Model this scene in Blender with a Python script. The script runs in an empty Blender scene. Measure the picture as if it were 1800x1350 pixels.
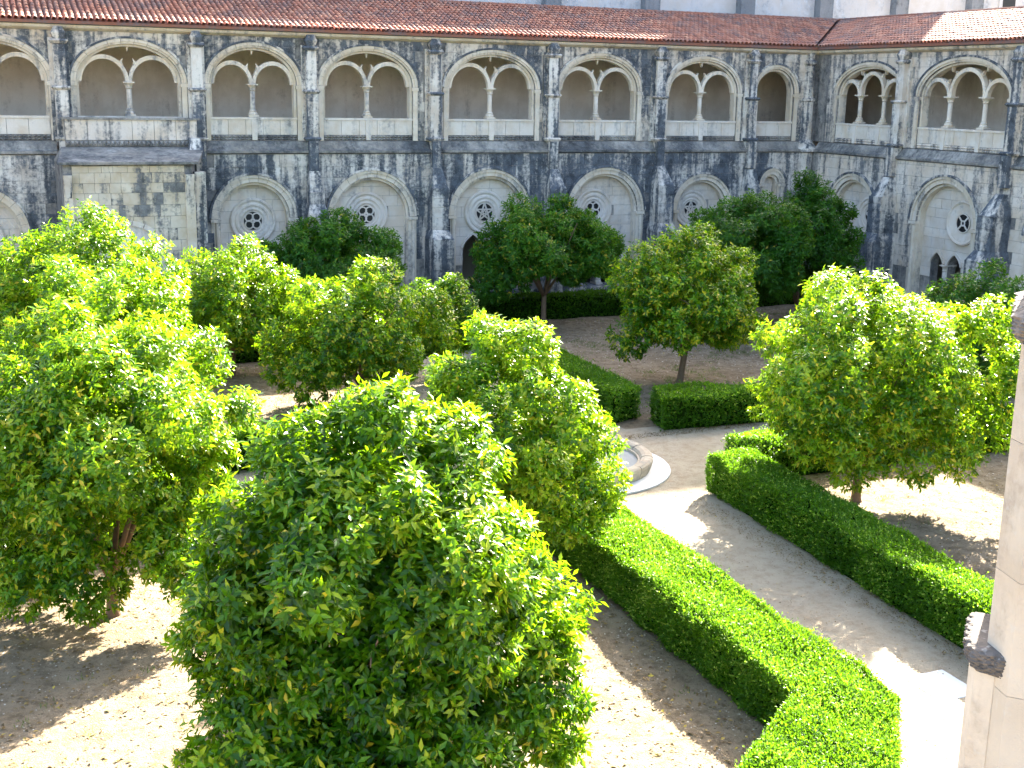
import bpy, math, random
import numpy as np
from mathutils import Vector, Matrix

# ---------------------------------------------------------------- camera, sky, sun, exposure
scene = bpy.context.scene
COL = scene.collection
R = math.radians

CAM_H = 9.4
def camera():
    yaw, pitch, roll, F = 0.4076663, 0.2324897, 0.0181562, 2189.43
    f = Vector((math.sin(yaw)*math.cos(pitch), math.cos(yaw)*math.cos(pitch), -math.sin(pitch)))
    r = Vector((math.cos(yaw), -math.sin(yaw), 0.0)); u = r.cross(f)
    rr = math.cos(roll)*r + math.sin(roll)*u
    uu = -math.sin(roll)*r + math.cos(roll)*u
    m = Matrix(((rr.x, uu.x, -f.x, 0), (rr.y, uu.y, -f.y, 0), (rr.z, uu.z, -f.z, CAM_H), (0, 0, 0, 1)))
    c = bpy.data.cameras.new('camera'); o = bpy.data.objects.new('camera', c); COL.objects.link(o)
    c.sensor_fit = 'HORIZONTAL'; c.sensor_width = 36.0; c.lens = 36.0*F/1800.0
    c.clip_start = 0.05; c.clip_end = 2000.0
    o.matrix_world = m
    scene.camera = o
camera()

SUN_DX, SUN_DY = 1.25, 1.08              # shadow run per metre of height, towards -x and -y
SUN_EL = math.atan2(1.0, math.hypot(SUN_DX, SUN_DY))
SUN_ROT = math.atan2(SUN_DX, SUN_DY)
world = bpy.data.worlds.new('World'); scene.world = world; world.use_nodes = True
wn = world.node_tree.nodes; wl = world.node_tree.links
for n in list(wn): wn.remove(n)
sky = wn.new('ShaderNodeTexSky'); sky.sky_type = 'NISHITA'; sky.sun_disc = False
sky.sun_elevation = SUN_EL; sky.sun_rotation = SUN_ROT; sky.air_density = 1.0; sky.dust_density = 4.0; sky.ozone_density = 0.6
bg = wn.new('ShaderNodeBackground'); bg.inputs['Strength'].default_value = 0.083
wo = wn.new('ShaderNodeOutputWorld')
wl.new(sky.outputs[0], bg.inputs[0]); wl.new(bg.outputs[0], wo.inputs[0])

sl = bpy.data.lights.new('sun', 'SUN'); sl.energy = 5.0; sl.angle = R(0.53); sl.color = (1.0, 0.93, 0.80)
so = bpy.data.objects.new('sun', sl); COL.objects.link(so)
so.rotation_euler = Vector((-SUN_DX, -SUN_DY, -1.0)).to_track_quat('-Z', 'Y').to_euler()
so.location = (40, 40, 60)

vs = scene.view_settings
vs.view_transform = 'Standard'; vs.look = 'None'; vs.gamma = 1.0; vs.use_curve_mapping = False
vs.exposure = 3.35
scene.cycles.max_bounces = 8; scene.cycles.diffuse_bounces = 5; scene.cycles.transparent_max_bounces = 4
scene.cycles.use_denoising = True

# ---------------------------------------------------------------- materials
MATS = {}
def mat(name):
    m = bpy.data.materials.new(name); m.use_nodes = True
    nt = m.node_tree
    for n in list(nt.nodes): nt.nodes.remove(n)
    out = nt.nodes.new('ShaderNodeOutputMaterial')
    b = nt.nodes.new('ShaderNodeBsdfPrincipled')
    nt.links.new(b.outputs[0], out.inputs[0])
    MATS[name] = m
    return m, nt, b, out
def N(nt, t, **kw):
    n = nt.nodes.new(t)
    for k, v in kw.items(): setattr(n, k, v)
    return n
def noise(nt, vec, scale, detail=4.0, rough=0.6, dist=0.0):
    n = N(nt, 'ShaderNodeTexNoise'); n.inputs['Scale'].default_value = scale
    n.inputs['Detail'].default_value = detail; n.inputs['Roughness'].default_value = rough
    n.inputs['Distortion'].default_value = dist
    nt.links.new(vec, n.inputs['Vector'])
    return n.outputs['Fac']
def maprange(nt, v, a, b, c=0.0, d=1.0, smooth=True):
    n = N(nt, 'ShaderNodeMapRange')
    n.interpolation_type = 'SMOOTHSTEP' if smooth else 'LINEAR'
    nt.links.new(v, n.inputs['Value'])
    for i, x in zip(('From Min', 'From Max', 'To Min', 'To Max'), (a, b, c, d)): n.inputs[i].default_value = x
    return n.outputs[0]
def mix(nt, fac, a, b):
    n = N(nt, 'ShaderNodeMix', data_type='RGBA')
    if isinstance(fac, (int, float)): n.inputs[0].default_value = fac
    else: nt.links.new(fac, n.inputs[0])
    for s, v in ((6, a), (7, b)):
        if isinstance(v, tuple): n.inputs[s].default_value = (*v, 1.0)
        else: nt.links.new(v, n.inputs[s])
    return n.outputs[2]
def math_n(nt, op, a, b=None):
    n = N(nt, 'ShaderNodeMath', operation=op)
    for i, v in enumerate((a, b)):
        if v is None: continue
        if isinstance(v, (int, float)): n.inputs[i].default_value = v
        else: nt.links.new(v, n.inputs[i])
    return n.outputs[0]
def vscale(nt, vec, s):
    n = N(nt, 'ShaderNodeMapping'); n.inputs['Scale'].default_value = s
    nt.links.new(vec, n.inputs['Vector'])
    return n.outputs[0]
def bump(nt, b, h, strength=0.4, dist=0.02):
    n = N(nt, 'ShaderNodeBump'); n.inputs['Strength'].default_value = strength; n.inputs['Distance'].default_value = dist
    nt.links.new(h, n.inputs['Height']); nt.links.new(n.outputs[0], b.inputs['Normal'])

def stone(name, pale, warm, dark, lo, hi, streak=0.55, rnd=0.0, seed=0.0):
    """limestone: pale / warm variation, with weathered lichen in patches and drip streaks.
    lo, hi: range of the weathering field that turns from clean to lichen; rnd: how much it differs from block to block"""
    m, nt, b, out = mat(name)
    geo = N(nt, 'ShaderNodeNewGeometry')
    off = N(nt, 'ShaderNodeVectorMath', operation='ADD'); off.inputs[1].default_value = (seed, seed*1.7, seed*0.3)
    nt.links.new(geo.outputs['Position'], off.inputs[0]); P = off.outputs[0]
    oi = N(nt, 'ShaderNodeObjectInfo')
    s1 = noise(nt, vscale(nt, P, (2.6, 2.6, 0.20)), 1.0, 5, 0.60, 0.15)
    s2 = noise(nt, P, 0.42, 6, 0.62, 0.5)
    s3 = noise(nt, P, 7.0, 5, 0.7)
    f = math_n(nt, 'ADD', math_n(nt, 'MULTIPLY', s1, streak), math_n(nt, 'MULTIPLY', s2, 1.0-streak))
    f = math_n(nt, 'ADD', f, math_n(nt, 'MULTIPLY', math_n(nt, 'SUBTRACT', s3, 0.5), 0.34))
    f = math_n(nt, 'ADD', f, math_n(nt, 'MULTIPLY', math_n(nt, 'SUBTRACT', oi.outputs['Random'], 0.5), rnd))
    g = maprange(nt, f, lo, hi)
    w = maprange(nt, noise(nt, P, 1.3, 3, 0.6), 0.35, 0.7)
    base = mix(nt, w, pale, warm)
    # block to block tone
    tone = N(nt, 'ShaderNodeHueSaturation'); nt.links.new(base, tone.inputs['Color'])
    nt.links.new(maprange(nt, oi.outputs['Random'], 0, 1, 0.93, 1.05, False), tone.inputs['Value'])
    dk = mix(nt, maprange(nt, noise(nt, P, 2.6, 6, 0.7), 0.30, 0.68), dark, tuple(min(1, c*2.7) for c in dark))
    col = mix(nt, g, tone.outputs[0], dk)
    sp = maprange(nt, noise(nt, P, 22.0, 2, 0.6), 0.62, 0.72)
    col = mix(nt, math_n(nt, 'MULTIPLY', sp, 0.35), col, (0.50, 0.49, 0.46))
    nt.links.new(col, b.inputs['Base Color'])
    b.inputs['Roughness'].default_value = 0.92; b.inputs['Specular IOR Level'].default_value = 0.25
    bump(nt, b, math_n(nt, 'ADD', noise(nt, P, 14.0, 4, 0.7), math_n(nt, 'MULTIPLY', s2, 2.0)), 0.45, 0.02)
    return m
DARK = (0.046, 0.052, 0.060)
stone('stone_clean', (0.68, 0.63, 0.56), (0.60, 0.51, 0.40), (0.17, 0.165, 0.155), 0.49, 0.70, 0.7, 0.05)
stone('stone_arch', (0.68, 0.61, 0.51), (0.60, 0.50, 0.37), (0.13, 0.125, 0.12), 0.49, 0.68, 0.55, 0.05, 3)
stone('stone_tymp', (0.66, 0.61, 0.55), (0.60, 0.51, 0.41), (0.17, 0.165, 0.16), 0.50, 0.72, 0.5, 0.04, 5)
stone('stone_stained', (0.66, 0.62, 0.56), (0.53, 0.46, 0.38), DARK, 0.385, 0.545, 0.66, 0.04, 9)
stone('stone_upper', (0.66, 0.60, 0.52), (0.57, 0.47, 0.36), DARK, 0.405, 0.56, 0.55, 0.04, 15)
stone('stone_pier', (0.70, 0.66, 0.60), (0.56, 0.48, 0.39), DARK, 0.42, 0.56, 0.78, 0.08, 22)
stone('stone_ledge', (0.40, 0.38, 0.34), (0.29, 0.26, 0.22), (0.044, 0.046, 0.048), 0.34, 0.62, 0.3, 0.0, 31)
stone('stone_right', (0.68, 0.61, 0.53), (0.60, 0.50, 0.39), (0.070, 0.072, 0.076), 0.45, 0.62, 0.65, 0.05, 47)
stone('stone_pavilion', (0.64, 0.57, 0.46), (0.53, 0.43, 0.30), (0.085, 0.085, 0.083), 0.49, 0.62, 0.5, 0.20, 38)
stone('stone_mortar', (0.38, 0.36, 0.33), (0.31, 0.28, 0.25), (0.07, 0.07, 0.07), 0.38, 0.60, 0.5, 0.0, 2)
stone('stone_church', (0.62, 0.61, 0.60), (0.56, 0.53, 0.49), (0.24, 0.26, 0.28), 0.44, 0.70, 0.35, 0.0, 60)
stone('stone_church_dark', (0.26, 0.27, 0.28), (0.20, 0.21, 0.22), (0.09, 0.10, 0.11), 0.40, 0.60, 0.5, 0.0, 66)
stone('stone_near', (0.54, 0.48, 0.40), (0.45, 0.37, 0.28), (0.20, 0.165, 0.13), 0.44, 0.64, 0.5, 0.0, 71)
stone('stone_near_dark', (0.30, 0.27, 0.25), (0.20, 0.17, 0.15), (0.045, 0.04, 0.036), 0.42, 0.58, 0.2, 0.0, 77)
stone('stone_basin', (0.46, 0.40, 0.31), (0.36, 0.29, 0.21), (0.10, 0.10, 0.09), 0.44, 0.66, 0.5, 0.10, 80)
stone('plaster_inner', (0.72, 0.64, 0.56), (0.60, 0.52, 0.44), (0.28, 0.23, 0.19), 0.46, 0.76, 0.6, 0.0, 90)

def simple(name, c, rough=0.8, var=0.25, scale=4.0, metal=0.0):
    m, nt, b, out = mat(name)
    geo = N(nt, 'ShaderNodeNewGeometry')
    f = noise(nt, geo.outputs['Position'], scale, 5, 0.65)
    nt.links.new(mix(nt, f, tuple(x*(1-var) for x in c), tuple(min(1, x*(1+var)) for x in c)), b.inputs['Base Color'])
    b.inputs['Roughness'].default_value = rough; b.inputs['Metallic'].default_value = metal
    bump(nt, b, noise(nt, geo.outputs['Position'], scale*6, 3, 0.7), 0.3, 0.01)
    return m
simple('dark_wood', (0.055, 0.035, 0.025), 0.8, 0.4, 3)
simple('gutter', (0.10, 0.115, 0.135), 0.7, 0.3, 3)
simple('walk_gloom', (0.03, 0.028, 0.025), 0.9)  # near-black floor of the lower walk, its gloom painted as colour
simple('window_dark', (0.012, 0.013, 0.015), 0.35, 0.2, 2)
simple('paving', (0.60, 0.60, 0.60), 0.9, 0.12, 2.5)
simple('bark', (0.16, 0.105, 0.065), 0.95, 0.4, 9)
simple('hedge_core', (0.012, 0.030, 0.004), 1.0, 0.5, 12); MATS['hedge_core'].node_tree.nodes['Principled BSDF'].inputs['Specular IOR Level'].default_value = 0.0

def tile_mat():
    m, nt, b, out = mat('roof_tile')
    at = N(nt, 'ShaderNodeAttribute', attribute_name='tint')
    geo = N(nt, 'ShaderNodeNewGeometry')
    ramp = N(nt, 'ShaderNodeValToRGB'); e = ramp.color_ramp.elements
    e[0].position = 0.0; e[0].color = (0.24, 0.095, 0.058, 1); e[1].position = 1.0; e[1].color = (0.52, 0.26, 0.16, 1)
    x = e.new(0.5); x.color = (0.40, 0.155, 0.092, 1)
    nt.links.new(at.outputs['Fac'], ramp.inputs[0])
    l = maprange(nt, noise(nt, geo.outputs['Position'], 1.1, 6, 0.7), 0.42, 0.62)
    fine = noise(nt, geo.outputs['Position'], 9.0, 4, 0.7)
    l = math_n(nt, 'MULTIPLY', l, maprange(nt, fine, 0.3, 0.6))
    nt.links.new(mix(nt, math_n(nt, 'MULTIPLY', l, 0.85), ramp.outputs[0], (0.13, 0.115, 0.115)), b.inputs['Base Color'])
    b.inputs['Roughness'].default_value = 0.85
    bump(nt, b, fine, 0.3, 0.01)
tile_mat()

def ground_mat(name, a, c, d, litter):
    m, nt, b, out = mat(name)
    geo = N(nt, 'ShaderNodeNewGeometry'); P = geo.outputs['Position']
    n1 = noise(nt, P, 0.55, 7, 0.68, 0.5); n2 = noise(nt, P, 3.2, 8, 0.75); n3 = noise(nt, P, 40.0, 3, 0.7)
    col = mix(nt, maprange(nt, n1, 0.3, 0.7), a, c)
    col = mix(nt, math_n(nt, 'MULTIPLY', maprange(nt, n2, 0.44, 0.66), 0.9), col, d)
    v = N(nt, 'ShaderNodeTexVoronoi'); v.inputs['Scale'].default_value = 16.0; nt.links.new(P, v.inputs['Vector'])
    sp = maprange(nt, v.outputs['Distance'], 0.06, 0.16, 1.0, 0.0)
    sp = math_n(nt, 'MULTIPLY', sp, litter)
    col = mix(nt, sp, col, tuple(x*0.5 for x in d))
    col = mix(nt, math_n(nt, 'MULTIPLY', maprange(nt, n3, 0.55, 0.75), 0.35), col, tuple(min(1, x*1.35) for x in a))
    nt.links.new(col, b.inputs['Base Color']); b.inputs['Roughness'].default_value = 0.97
    b.inputs['Specular IOR Level'].default_value = 0.1
    bump(nt, b, math_n(nt, 'ADD', n3, math_n(nt, 'MULTIPLY', n2, 3.0)), 0.9, 0.05)
ground_mat('soil', (0.34, 0.268, 0.182), (0.26, 0.198, 0.128), (0.155, 0.115, 0.072), 0.85)
ground_mat('sand_path', (0.47, 0.405, 0.305), (0.42, 0.35, 0.255), (0.35, 0.28, 0.195), 0.2)

def leaf_mat(name, stops, trans=0.35, rough=0.38, tcol=(0.42, 0.62, 0.06), spec=0.5):
    m, nt, b, out = mat(name)
    at = N(nt, 'ShaderNodeAttribute', attribute_name='tint')
    ramp = N(nt, 'ShaderNodeValToRGB'); e = ramp.color_ramp.elements
    e[0].position = stops[0][0]; e[0].color = (*stops[0][1], 1); e[1].position = stops[-1][0]; e[1].color = (*stops[-1][1], 1)
    for p, c in stops[1:-1]:
        x = e.new(p); x.color = (*c, 1)
    nt.links.new(at.outputs['Fac'], ramp.inputs[0])
    nt.links.new(ramp.outputs[0], b.inputs['Base Color'])
    b.inputs['Roughness'].default_value = rough; b.inputs['Specular IOR Level'].default_value = spec
    t = N(nt, 'ShaderNodeBsdfTranslucent')
    nt.links.new(mix(nt, 0.55, ramp.outputs[0], tcol), t.inputs['Color'])
    ms = N(nt, 'ShaderNodeMixShader'); ms.inputs[0].default_value = trans
    nt.links.new(b.outputs[0], ms.inputs[1]); nt.links.new(t.outputs[0], ms.inputs[2])
    nt.links.new(ms.outputs[0], out.inputs[0])
leaf_mat('leaf_orange', [(0.0, (0.004, 0.024, 0.001)), (0.34, (0.011, 0.060, 0.0015)), (0.58, (0.038, 0.135, 0.003)), (0.78, (0.145, 0.285, 0.007)),
                         (0.90, (0.34, 0.40, 0.018)), (1.0, (0.60, 0.42, 0.03))], 0.34, 0.30, (0.46, 0.80, 0.01), 0.30)
leaf_mat('leaf_shaded', [(0.0, (0.008, 0.042, 0.004)), (0.5, (0.024, 0.105, 0.007)), (0.85, (0.066, 0.175, 0.010)),
                       (0.94, (0.20, 0.26, 0.022)), (1.0, (0.45, 0.34, 0.03))], 0.32, 0.42, (0.30, 0.62, 0.03), 0.22)  # darker copy of the orange leaves, shade painted in for trees in shadow
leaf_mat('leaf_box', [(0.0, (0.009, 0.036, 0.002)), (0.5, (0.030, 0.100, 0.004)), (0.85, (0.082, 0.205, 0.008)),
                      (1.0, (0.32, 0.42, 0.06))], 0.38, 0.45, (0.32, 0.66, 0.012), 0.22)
leaf_mat('leaf_dry', [(0.0, (0.10, 0.055, 0.025)), (0.5, (0.22, 0.13, 0.05)), (0.8, (0.36, 0.24, 0.07)), (1.0, (0.55, 0.40, 0.06))], 0.1, 0.8)
leaf_mat('pebble', [(0.0, (0.10, 0.075, 0.05)), (0.5, (0.30, 0.24, 0.17)), (1.0, (0.55, 0.49, 0.40))], 0.0, 0.9, (0.3, 0.3, 0.3), 0.1)
leaf_mat('grass', [(0.0, (0.03, 0.06, 0.012)), (1.0, (0.12, 0.17, 0.04))], 0.3, 0.6)

def water_mat():
    m, nt, b, out = mat('water')
    geo = N(nt, 'ShaderNodeNewGeometry')
    f = noise(nt, geo.outputs['Position'], 2.0, 4, 0.6)
    nt.links.new(mix(nt, f, (0.30, 0.31, 0.31), (0.44, 0.44, 0.43)), b.inputs['Base Color'])
    b.inputs['Roughness'].default_value = 0.12
    bump(nt, b, noise(nt, geo.outputs['Position'], 6.0, 2, 0.5), 0.08, 0.02)
water_mat()

# ---------------------------------------------------------------- mesh helpers
class MB:
    def __init__(s): s.v = []; s.f = []
    def add(s, vs, fs):
        k = len(s.v); s.v.extend(vs); s.f.extend([tuple(i+k for i in f) for f in fs]); return s
    def box(s, u0, u1, d0, d1, z0, z1):
        return s.add([(u0,d0,z0),(u1,d0,z0),(u1,d1,z0),(u0,d1,z0),(u0,d0,z1),(u1,d0,z1),(u1,d1,z1),(u0,d1,z1)],
                     [(0,3,2,1),(4,5,6,7),(0,1,5,4),(1,2,6,5),(2,3,7,6),(3,0,4,7)])
    def frustum(s, a, b):
        """a, b: (u0,u1,d0,d1,z) lower and upper rectangle"""
        vs = []
        for u0, u1, d0, d1, z in (a, b): vs += [(u0,d0,z),(u1,d0,z),(u1,d1,z),(u0,d1,z)]
        return s.add(vs, [(0,3,2,1),(4,5,6,7),(0,1,5,4),(1,2,6,5),(2,3,7,6),(3,0,4,7)])
    def extrude_u(s, prof, u0, u1):
        """prof: (d,z) points, extruded along u"""
        n = len(prof)
        vs = [(u0, d, z) for d, z in prof] + [(u1, d, z) for d, z in prof]
        fs = [(i, (i+1) % n, n+(i+1) % n, n+i) for i in range(n)] + [tuple(range(n))[::-1], tuple(range(n, 2*n))]
        return s.add(vs, fs)
    def prism_d(s, poly, d0, d1):
        """poly: (u,z) outline, extruded in depth"""
        n = len(poly)
        vs = [(u, d0, z) for u, z in poly] + [(u, d1, z) for u, z in poly]
        fs = [(i, (i+1) % n, n+(i+1) % n, n+i) for i in range(n)] + [tuple(range(n))[::-1], tuple(range(n, 2*n))]
        return s.add(vs, fs)
    def prism_z(s, poly, z0, z1):
        n = len(poly)
        vs = [(x, y, z0) for x, y in poly] + [(x, y, z1) for x, y in poly]
        fs = [(i, (i+1) % n, n+(i+1) % n, n+i) for i in range(n)] + [tuple(range(n))[::-1], tuple(range(n, 2*n))]
        return s.add(vs, fs)
    def strip(s, us, zb, zt, d0, d1):
        """solid sheet: for each u a bottom and a top; repeat a u to step"""
        n = len(us); vs = []
        for u, b, t in zip(us, zb, zt): vs += [(u,d0,b),(u,d0,t),(u,d1,b),(u,d1,t)]
        fs = []
        for i in range(n-1):
            a, b = 4*i, 4*i+4
            if abs(us[i+1]-us[i]) > 1e-6:
                fs += [(a, b, b+1, a+1), (a+2, a+3, b+3, b+2)]
            fs += [(a, a+2, b+2, b), (a+1, b+1, b+3, a+3)]
        fs += [(0, 1, 3, 2), (4*n-4, 4*n-2, 4*n-1, 4*n-3)]
        return s.add(vs, fs)
    def ring(s, c, zc, ai, bi, ao, bo, t0, t1, d0, d1, n=6):
        """arc of an elliptic arch ring between angles t0, t1"""
        vs = []; fs = []
        for i in range(n+1):
            t = t0 + (t1-t0)*i/n; C, S = math.cos(t), math.sin(t)
            vs += [(c+ai*C,d0,zc+bi*S),(c+ao*C,d0,zc+bo*S),(c+ao*C,d1,zc+bo*S),(c+ai*C,d1,zc+bi*S)]
        for i in range(n):
            a = 4*i; b = a+4
            for j in range(4): fs.append((a+j, b+j, b+(j+1) % 4, a+(j+1) % 4))
        if abs(abs(t1-t0)-2*math.pi) > 1e-3: fs += [(0,1,2,3), (4*n+3,4*n+2,4*n+1,4*n)]
        return s.add(vs, fs)
    def lathe(s, prof, cx, cy, cz, n=20, axis='z'):
        """prof: (radius, height); axis z, or d (ring standing in the wall plane)"""
        m = len(prof); vs = []; fs = []
        for i in range(n):
            t = 2*math.pi*i/n
            for r, h in prof:
                vs.append((cx+r*math.cos(t), cy+r*math.sin(t), cz+h) if axis == 'z' else (cx+r*math.cos(t), cy+h, cz+r*math.sin(t)))
        for i in range(n):
            a = i*m; b = ((i+1) % n)*m
            for j in range(m-1): fs.append((a+j, b+j, b+j+1, a+j+1))
        return s.add(vs, fs)
    def tube(s, pts, rad, n=8):
        k = len(s.v); pts = [Vector(p) for p in pts]; up = Vector((0.31, 0.17, 0.93))
        for i, p in enumerate(pts):
            t = (pts[min(i+1, len(pts)-1)] - pts[max(i-1, 0)]).normalized()
            a = t.cross(up)
            if a.length < 1e-3: a = t.cross(Vector((1, 0, 0)))
            a.normalize(); b = t.cross(a)
            for j in range(n):
                w = 2*math.pi*j/n
                s.v.append(tuple(p + rad[i]*(a*math.cos(w) + b*math.sin(w))))
        for i in range(len(pts)-1):
            for j in range(n):
                s.f.append((k+i*n+j, k+i*n+(j+1) % n, k+(i+1)*n+(j+1) % n, k+(i+1)*n+j))
        s.f.append(tuple(k+j for j in range(n))[::-1]); s.f.append(tuple(k+(len(pts)-1)*n+j for j in range(n)))
        return s
    def build(s, name, material, parent=None, smooth=False):
        me = bpy.data.meshes.new(name); me.from_pydata(s.v, [], s.f); me.update()
        me.materials.append(MATS[material])
        if smooth: me.polygons.foreach_set('use_smooth', [True]*len(me.polygons))
        o = bpy.data.objects.new(name, me); COL.objects.link(o)
        if parent: o.parent = parent
        return o
def tag(o, label=None, cat=None, group=None, kind=None):
    for k, v in (('label', label), ('category', cat), ('group', group), ('kind', kind)):
        if v: o[k] = v
    return o
def empty(name, loc=(0, 0, 0), rz=0.0):
    o = bpy.data.objects.new(name, None); COL.objects.link(o); o.location = loc; o.rotation_euler = (0, 0, rz)
    o.empty_display_size = 0.2
    return o
def raw_mesh(name, V, F, tint, material, parent=None):
    """fast mesh from numpy: V (n,3), F (m,3|4), tint per vertex"""
    me = bpy.data.meshes.new(name); k = F.shape[1]; m = len(F)
    me.vertices.add(len(V)); me.vertices.foreach_set('co', V.astype(np.float32).ravel())
    me.loops.add(m*k); me.loops.foreach_set('vertex_index', F.astype(np.int32).ravel())
    me.polygons.add(m); me.polygons.foreach_set('loop_start', np.arange(0, m*k, k, dtype=np.int32))
    me.update(calc_edges=True)
    a = me.attributes.new('tint', 'FLOAT', 'POINT'); a.data.foreach_set('value', tint.astype(np.float32))
    me.materials.append(MATS[material])
    o = bpy.data.objects.new(name, me); COL.objects.link(o)
    if parent: o.parent = parent
    return o
UNIT = {}
def unit_block(material):
    if material not in UNIT:
        me = bpy.data.meshes.new('stone_block'); mb = MB().box(-.5, .5, -.5, .5, -.5, .5)
        me.from_pydata(mb.v, [], mb.f); me.materials.append(MATS[material]); UNIT[material] = me
    return UNIT[material]
def block(name, material, parent, u0, u1, d0, d1, z0, z1):
    o = bpy.data.objects.new(name, unit_block(material)); COL.objects.link(o); o.parent = parent
    o.location = ((u0+u1)/2, (d0+d1)/2, (z0+z1)/2); o.scale = (u1-u0, d1-d0, z1-z0)
    return o

rng = random.Random(7)
JOINT = 0.006
def lay_courses(name, material, parent, u0, u1, z0, z1, h, lmin, lmax, d0, d1, zb=None, zt=None, edges=(), skip=None, minh=0.06):
    """ashlar: one object per stone, cut to the arches given by zb(u) / zt(u)"""
    z = z0; row = 0
    while z < z1-0.05:
        hh = h*rng.uniform(0.88, 1.12); zz = min(z+hh, z1)
        if z1-zz < 0.14: zz = z1
        u = u0
        first = True
        while u < u1-1e-4:
            L = rng.uniform(lmin, lmax)*(0.55 if first and row % 2 else 1.0); first = False
            e = min(u+L, u1)
            if u1-e < lmin*0.45: e = u1
            a, b, p, q = u+JOINT, e-JOINT, z+JOINT, zz-JOINT
            jd = rng.uniform(-0.010, 0.010)
            if not (skip and skip((a+b)/2, (p+q)/2)):
                if zb is None and zt is None:
                    block(name, material, parent, a, b, d0+jd, d1, p, q)
                else:
                    us = [a+(b-a)*i/8 for i in range(9)] + [x+s for x in edges for s in (-1e-4, 1e-4) if a < x < b]
                    us.sort()
                    lo = [max(p, zb(x)) if zb else p for x in us]; hi = [min(q, zt(x)) if zt else q for x in us]
                    if all(abs(x-p) < 1e-6 for x in lo) and all(abs(x-q) < 1e-6 for x in hi):
                        block(name, material, parent, a, b, d0+jd, d1, p, q)
                    else:
                        run = []
                        for x, l, t in list(zip(us, lo, hi)) + [(None, 1, 0)]:
                            if x is not None and t-l > 0.02: run.append((x, l, t)); continue
                            if len(run) > 1 and run[-1][0]-run[0][0] > 0.05 and max(r[2]-r[1] for r in run) > minh:
                                MB().strip([r[0] for r in run], [r[1] for r in run], [r[2] for r in run], d0+jd, d1).build(name, material, parent)
                            run = []
            u = e
        z = zz; row += 1

def ell(c, zc, a, b):
    return lambda x: zc + b*math.sqrt(max(0.0, 1-((x-c)/a)**2))

# ---------------------------------------------------------------- the setting
g = MB().add([(-150, -150, 0), (200, -150, 0), (200, 200, 0), (-150, 200, 0)], [(0, 1, 2, 3)]).build('ground', 'soil'); tag(g, kind='structure')
def sheet(name, polys, z, material):
    mb = MB()
    for p in polys: mb.add([(x, y, z) for x, y in p], [tuple(range(len(p)))])
    return tag(mb.build(name, material), kind='structure')
PC = (13.6, 27.4)
def bed_z(x, y):
    r = np.random.default_rng(55); out = np.zeros_like(x)
    for k in range(26):
        f = r.uniform(0.4, 7.0); a = r.uniform(0, 6.28); out += np.sin((x*math.cos(a)+y*math.sin(a))*f+r.uniform(0, 6.28))/(0.7+f)
    return 0.040+0.016*out
def soil_bed(x0, x1, y0, y1, step):
    nx, ny = int((x1-x0)/step)+1, int((y1-y0)/step)+1
    X, Y = np.meshgrid(np.linspace(x0, x1, nx), np.linspace(y0, y1, ny)); rr = np.random.default_rng(3)
    Z = bed_z(X, Y)+rr.normal(0, 0.004, X.shape); Z[0] = Z[-1] = 0.001; Z[:, 0] = Z[:, -1] = 0.001
    V = np.stack([X, Y, np.maximum(Z, 0.002)], -1).reshape(-1, 3); i = np.arange(nx*ny).reshape(ny, nx)
    F = np.stack([i[:-1, :-1], i[:-1, 1:], i[1:, 1:], i[1:, :-1]], -1).reshape(-1, 4)
    o = raw_mesh('soil_bed', V, F, np.zeros(len(V)), 'soil'); o.data.polygons.foreach_set('use_smooth', [True]*len(o.data.polygons)); tag(o, kind='structure')
soil_bed(-9.0, 10.5, 11.7, 25.0, 0.10)
soil_bed(16.15, 36.5, 11.7, 24.7, 0.12)
soil_bed(-9.0, 11.4, 30.6, 42.4, 0.15)
soil_bed(17.6, 36.4, 30.3, 46.7, 0.15)
sheet('garden_path', [[(11.2, 9.0), (16.6, 9.0), (16.6, 48.0), (11.2, 48.0)]], 0.004, 'sand_path')
sheet('cross_path', [[(-15.0, 25.3), (36.0, 25.3), (36.0, 30.2), (-15.0, 30.2)]], 0.008, 'sand_path')
sheet('near_walk', [[(-12.0, 1.0), (36.0, 1.0), (36.0, 11.6), (-12.0, 11.6)]], 0.012, 'sand_path')
sheet('back_walk', [[(-12.0, 47.6), (36.9, 47.6), (36.9, 50.0), (-12.0, 50.0)]], 0.012, 'sand_path')

# ---------------------------------------------------------------- cloister wings
# local frame of a wing: u along the wall seen from the garden, d into the building, z up
Z_SILL, Z_SLAB, Z_BAND, Z_STR, Z_EAVE = 8.13, 7.46, 7.23, 6.76, 11.56
UP_D = 0.28            # face of the upper wall
RIDGE_D, RIDGE_Z = 4.5, 13.05
EAVE_D = -0.12

def capital(mb, c, d, z0, z1, r):
    h = z1-z0
    mb.lathe([(0, 0), (r*1.05, 0), (r*1.35, h*0.1), (r*1.1, h*0.2), (r*1.25, h*0.45), (r*1.9, h*0.75), (r*1.95, h*0.8)], c, d, z0, 10)
    mb.box(c-r*2.0, c+r*2.0, d-r*2.0, d+r*2.0, z0+h*0.8, z1)
def column(parent, c, d, z0, z1, r, material='stone_arch'):
    """small column: base, shaft, capital"""
    col = MB().lathe([(r, 0), (r*0.92, (z1-z0)*0.98), (0, (z1-z0)*0.98)], c, d, z0, 12).build('column', material, parent, True)
    b = MB(); b.box(c-r*1.9, c+r*1.9, d-r*1.9, d+r*1.9, z0-0.16, z0-0.08)
    b.lathe([(r*1.75, -0.08), (r*1.85, -0.03), (r*1.5, 0.02), (r*1.35, 0.04), (r*1.5, 0.08), (r*1.0, 0.13)], c, d, z0, 12)
    b.build('column_base', material, parent)
    k = MB(); capital(k, c, d, z1-0.26, z1, r); k.build('capital', material, parent)
    return col

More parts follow.
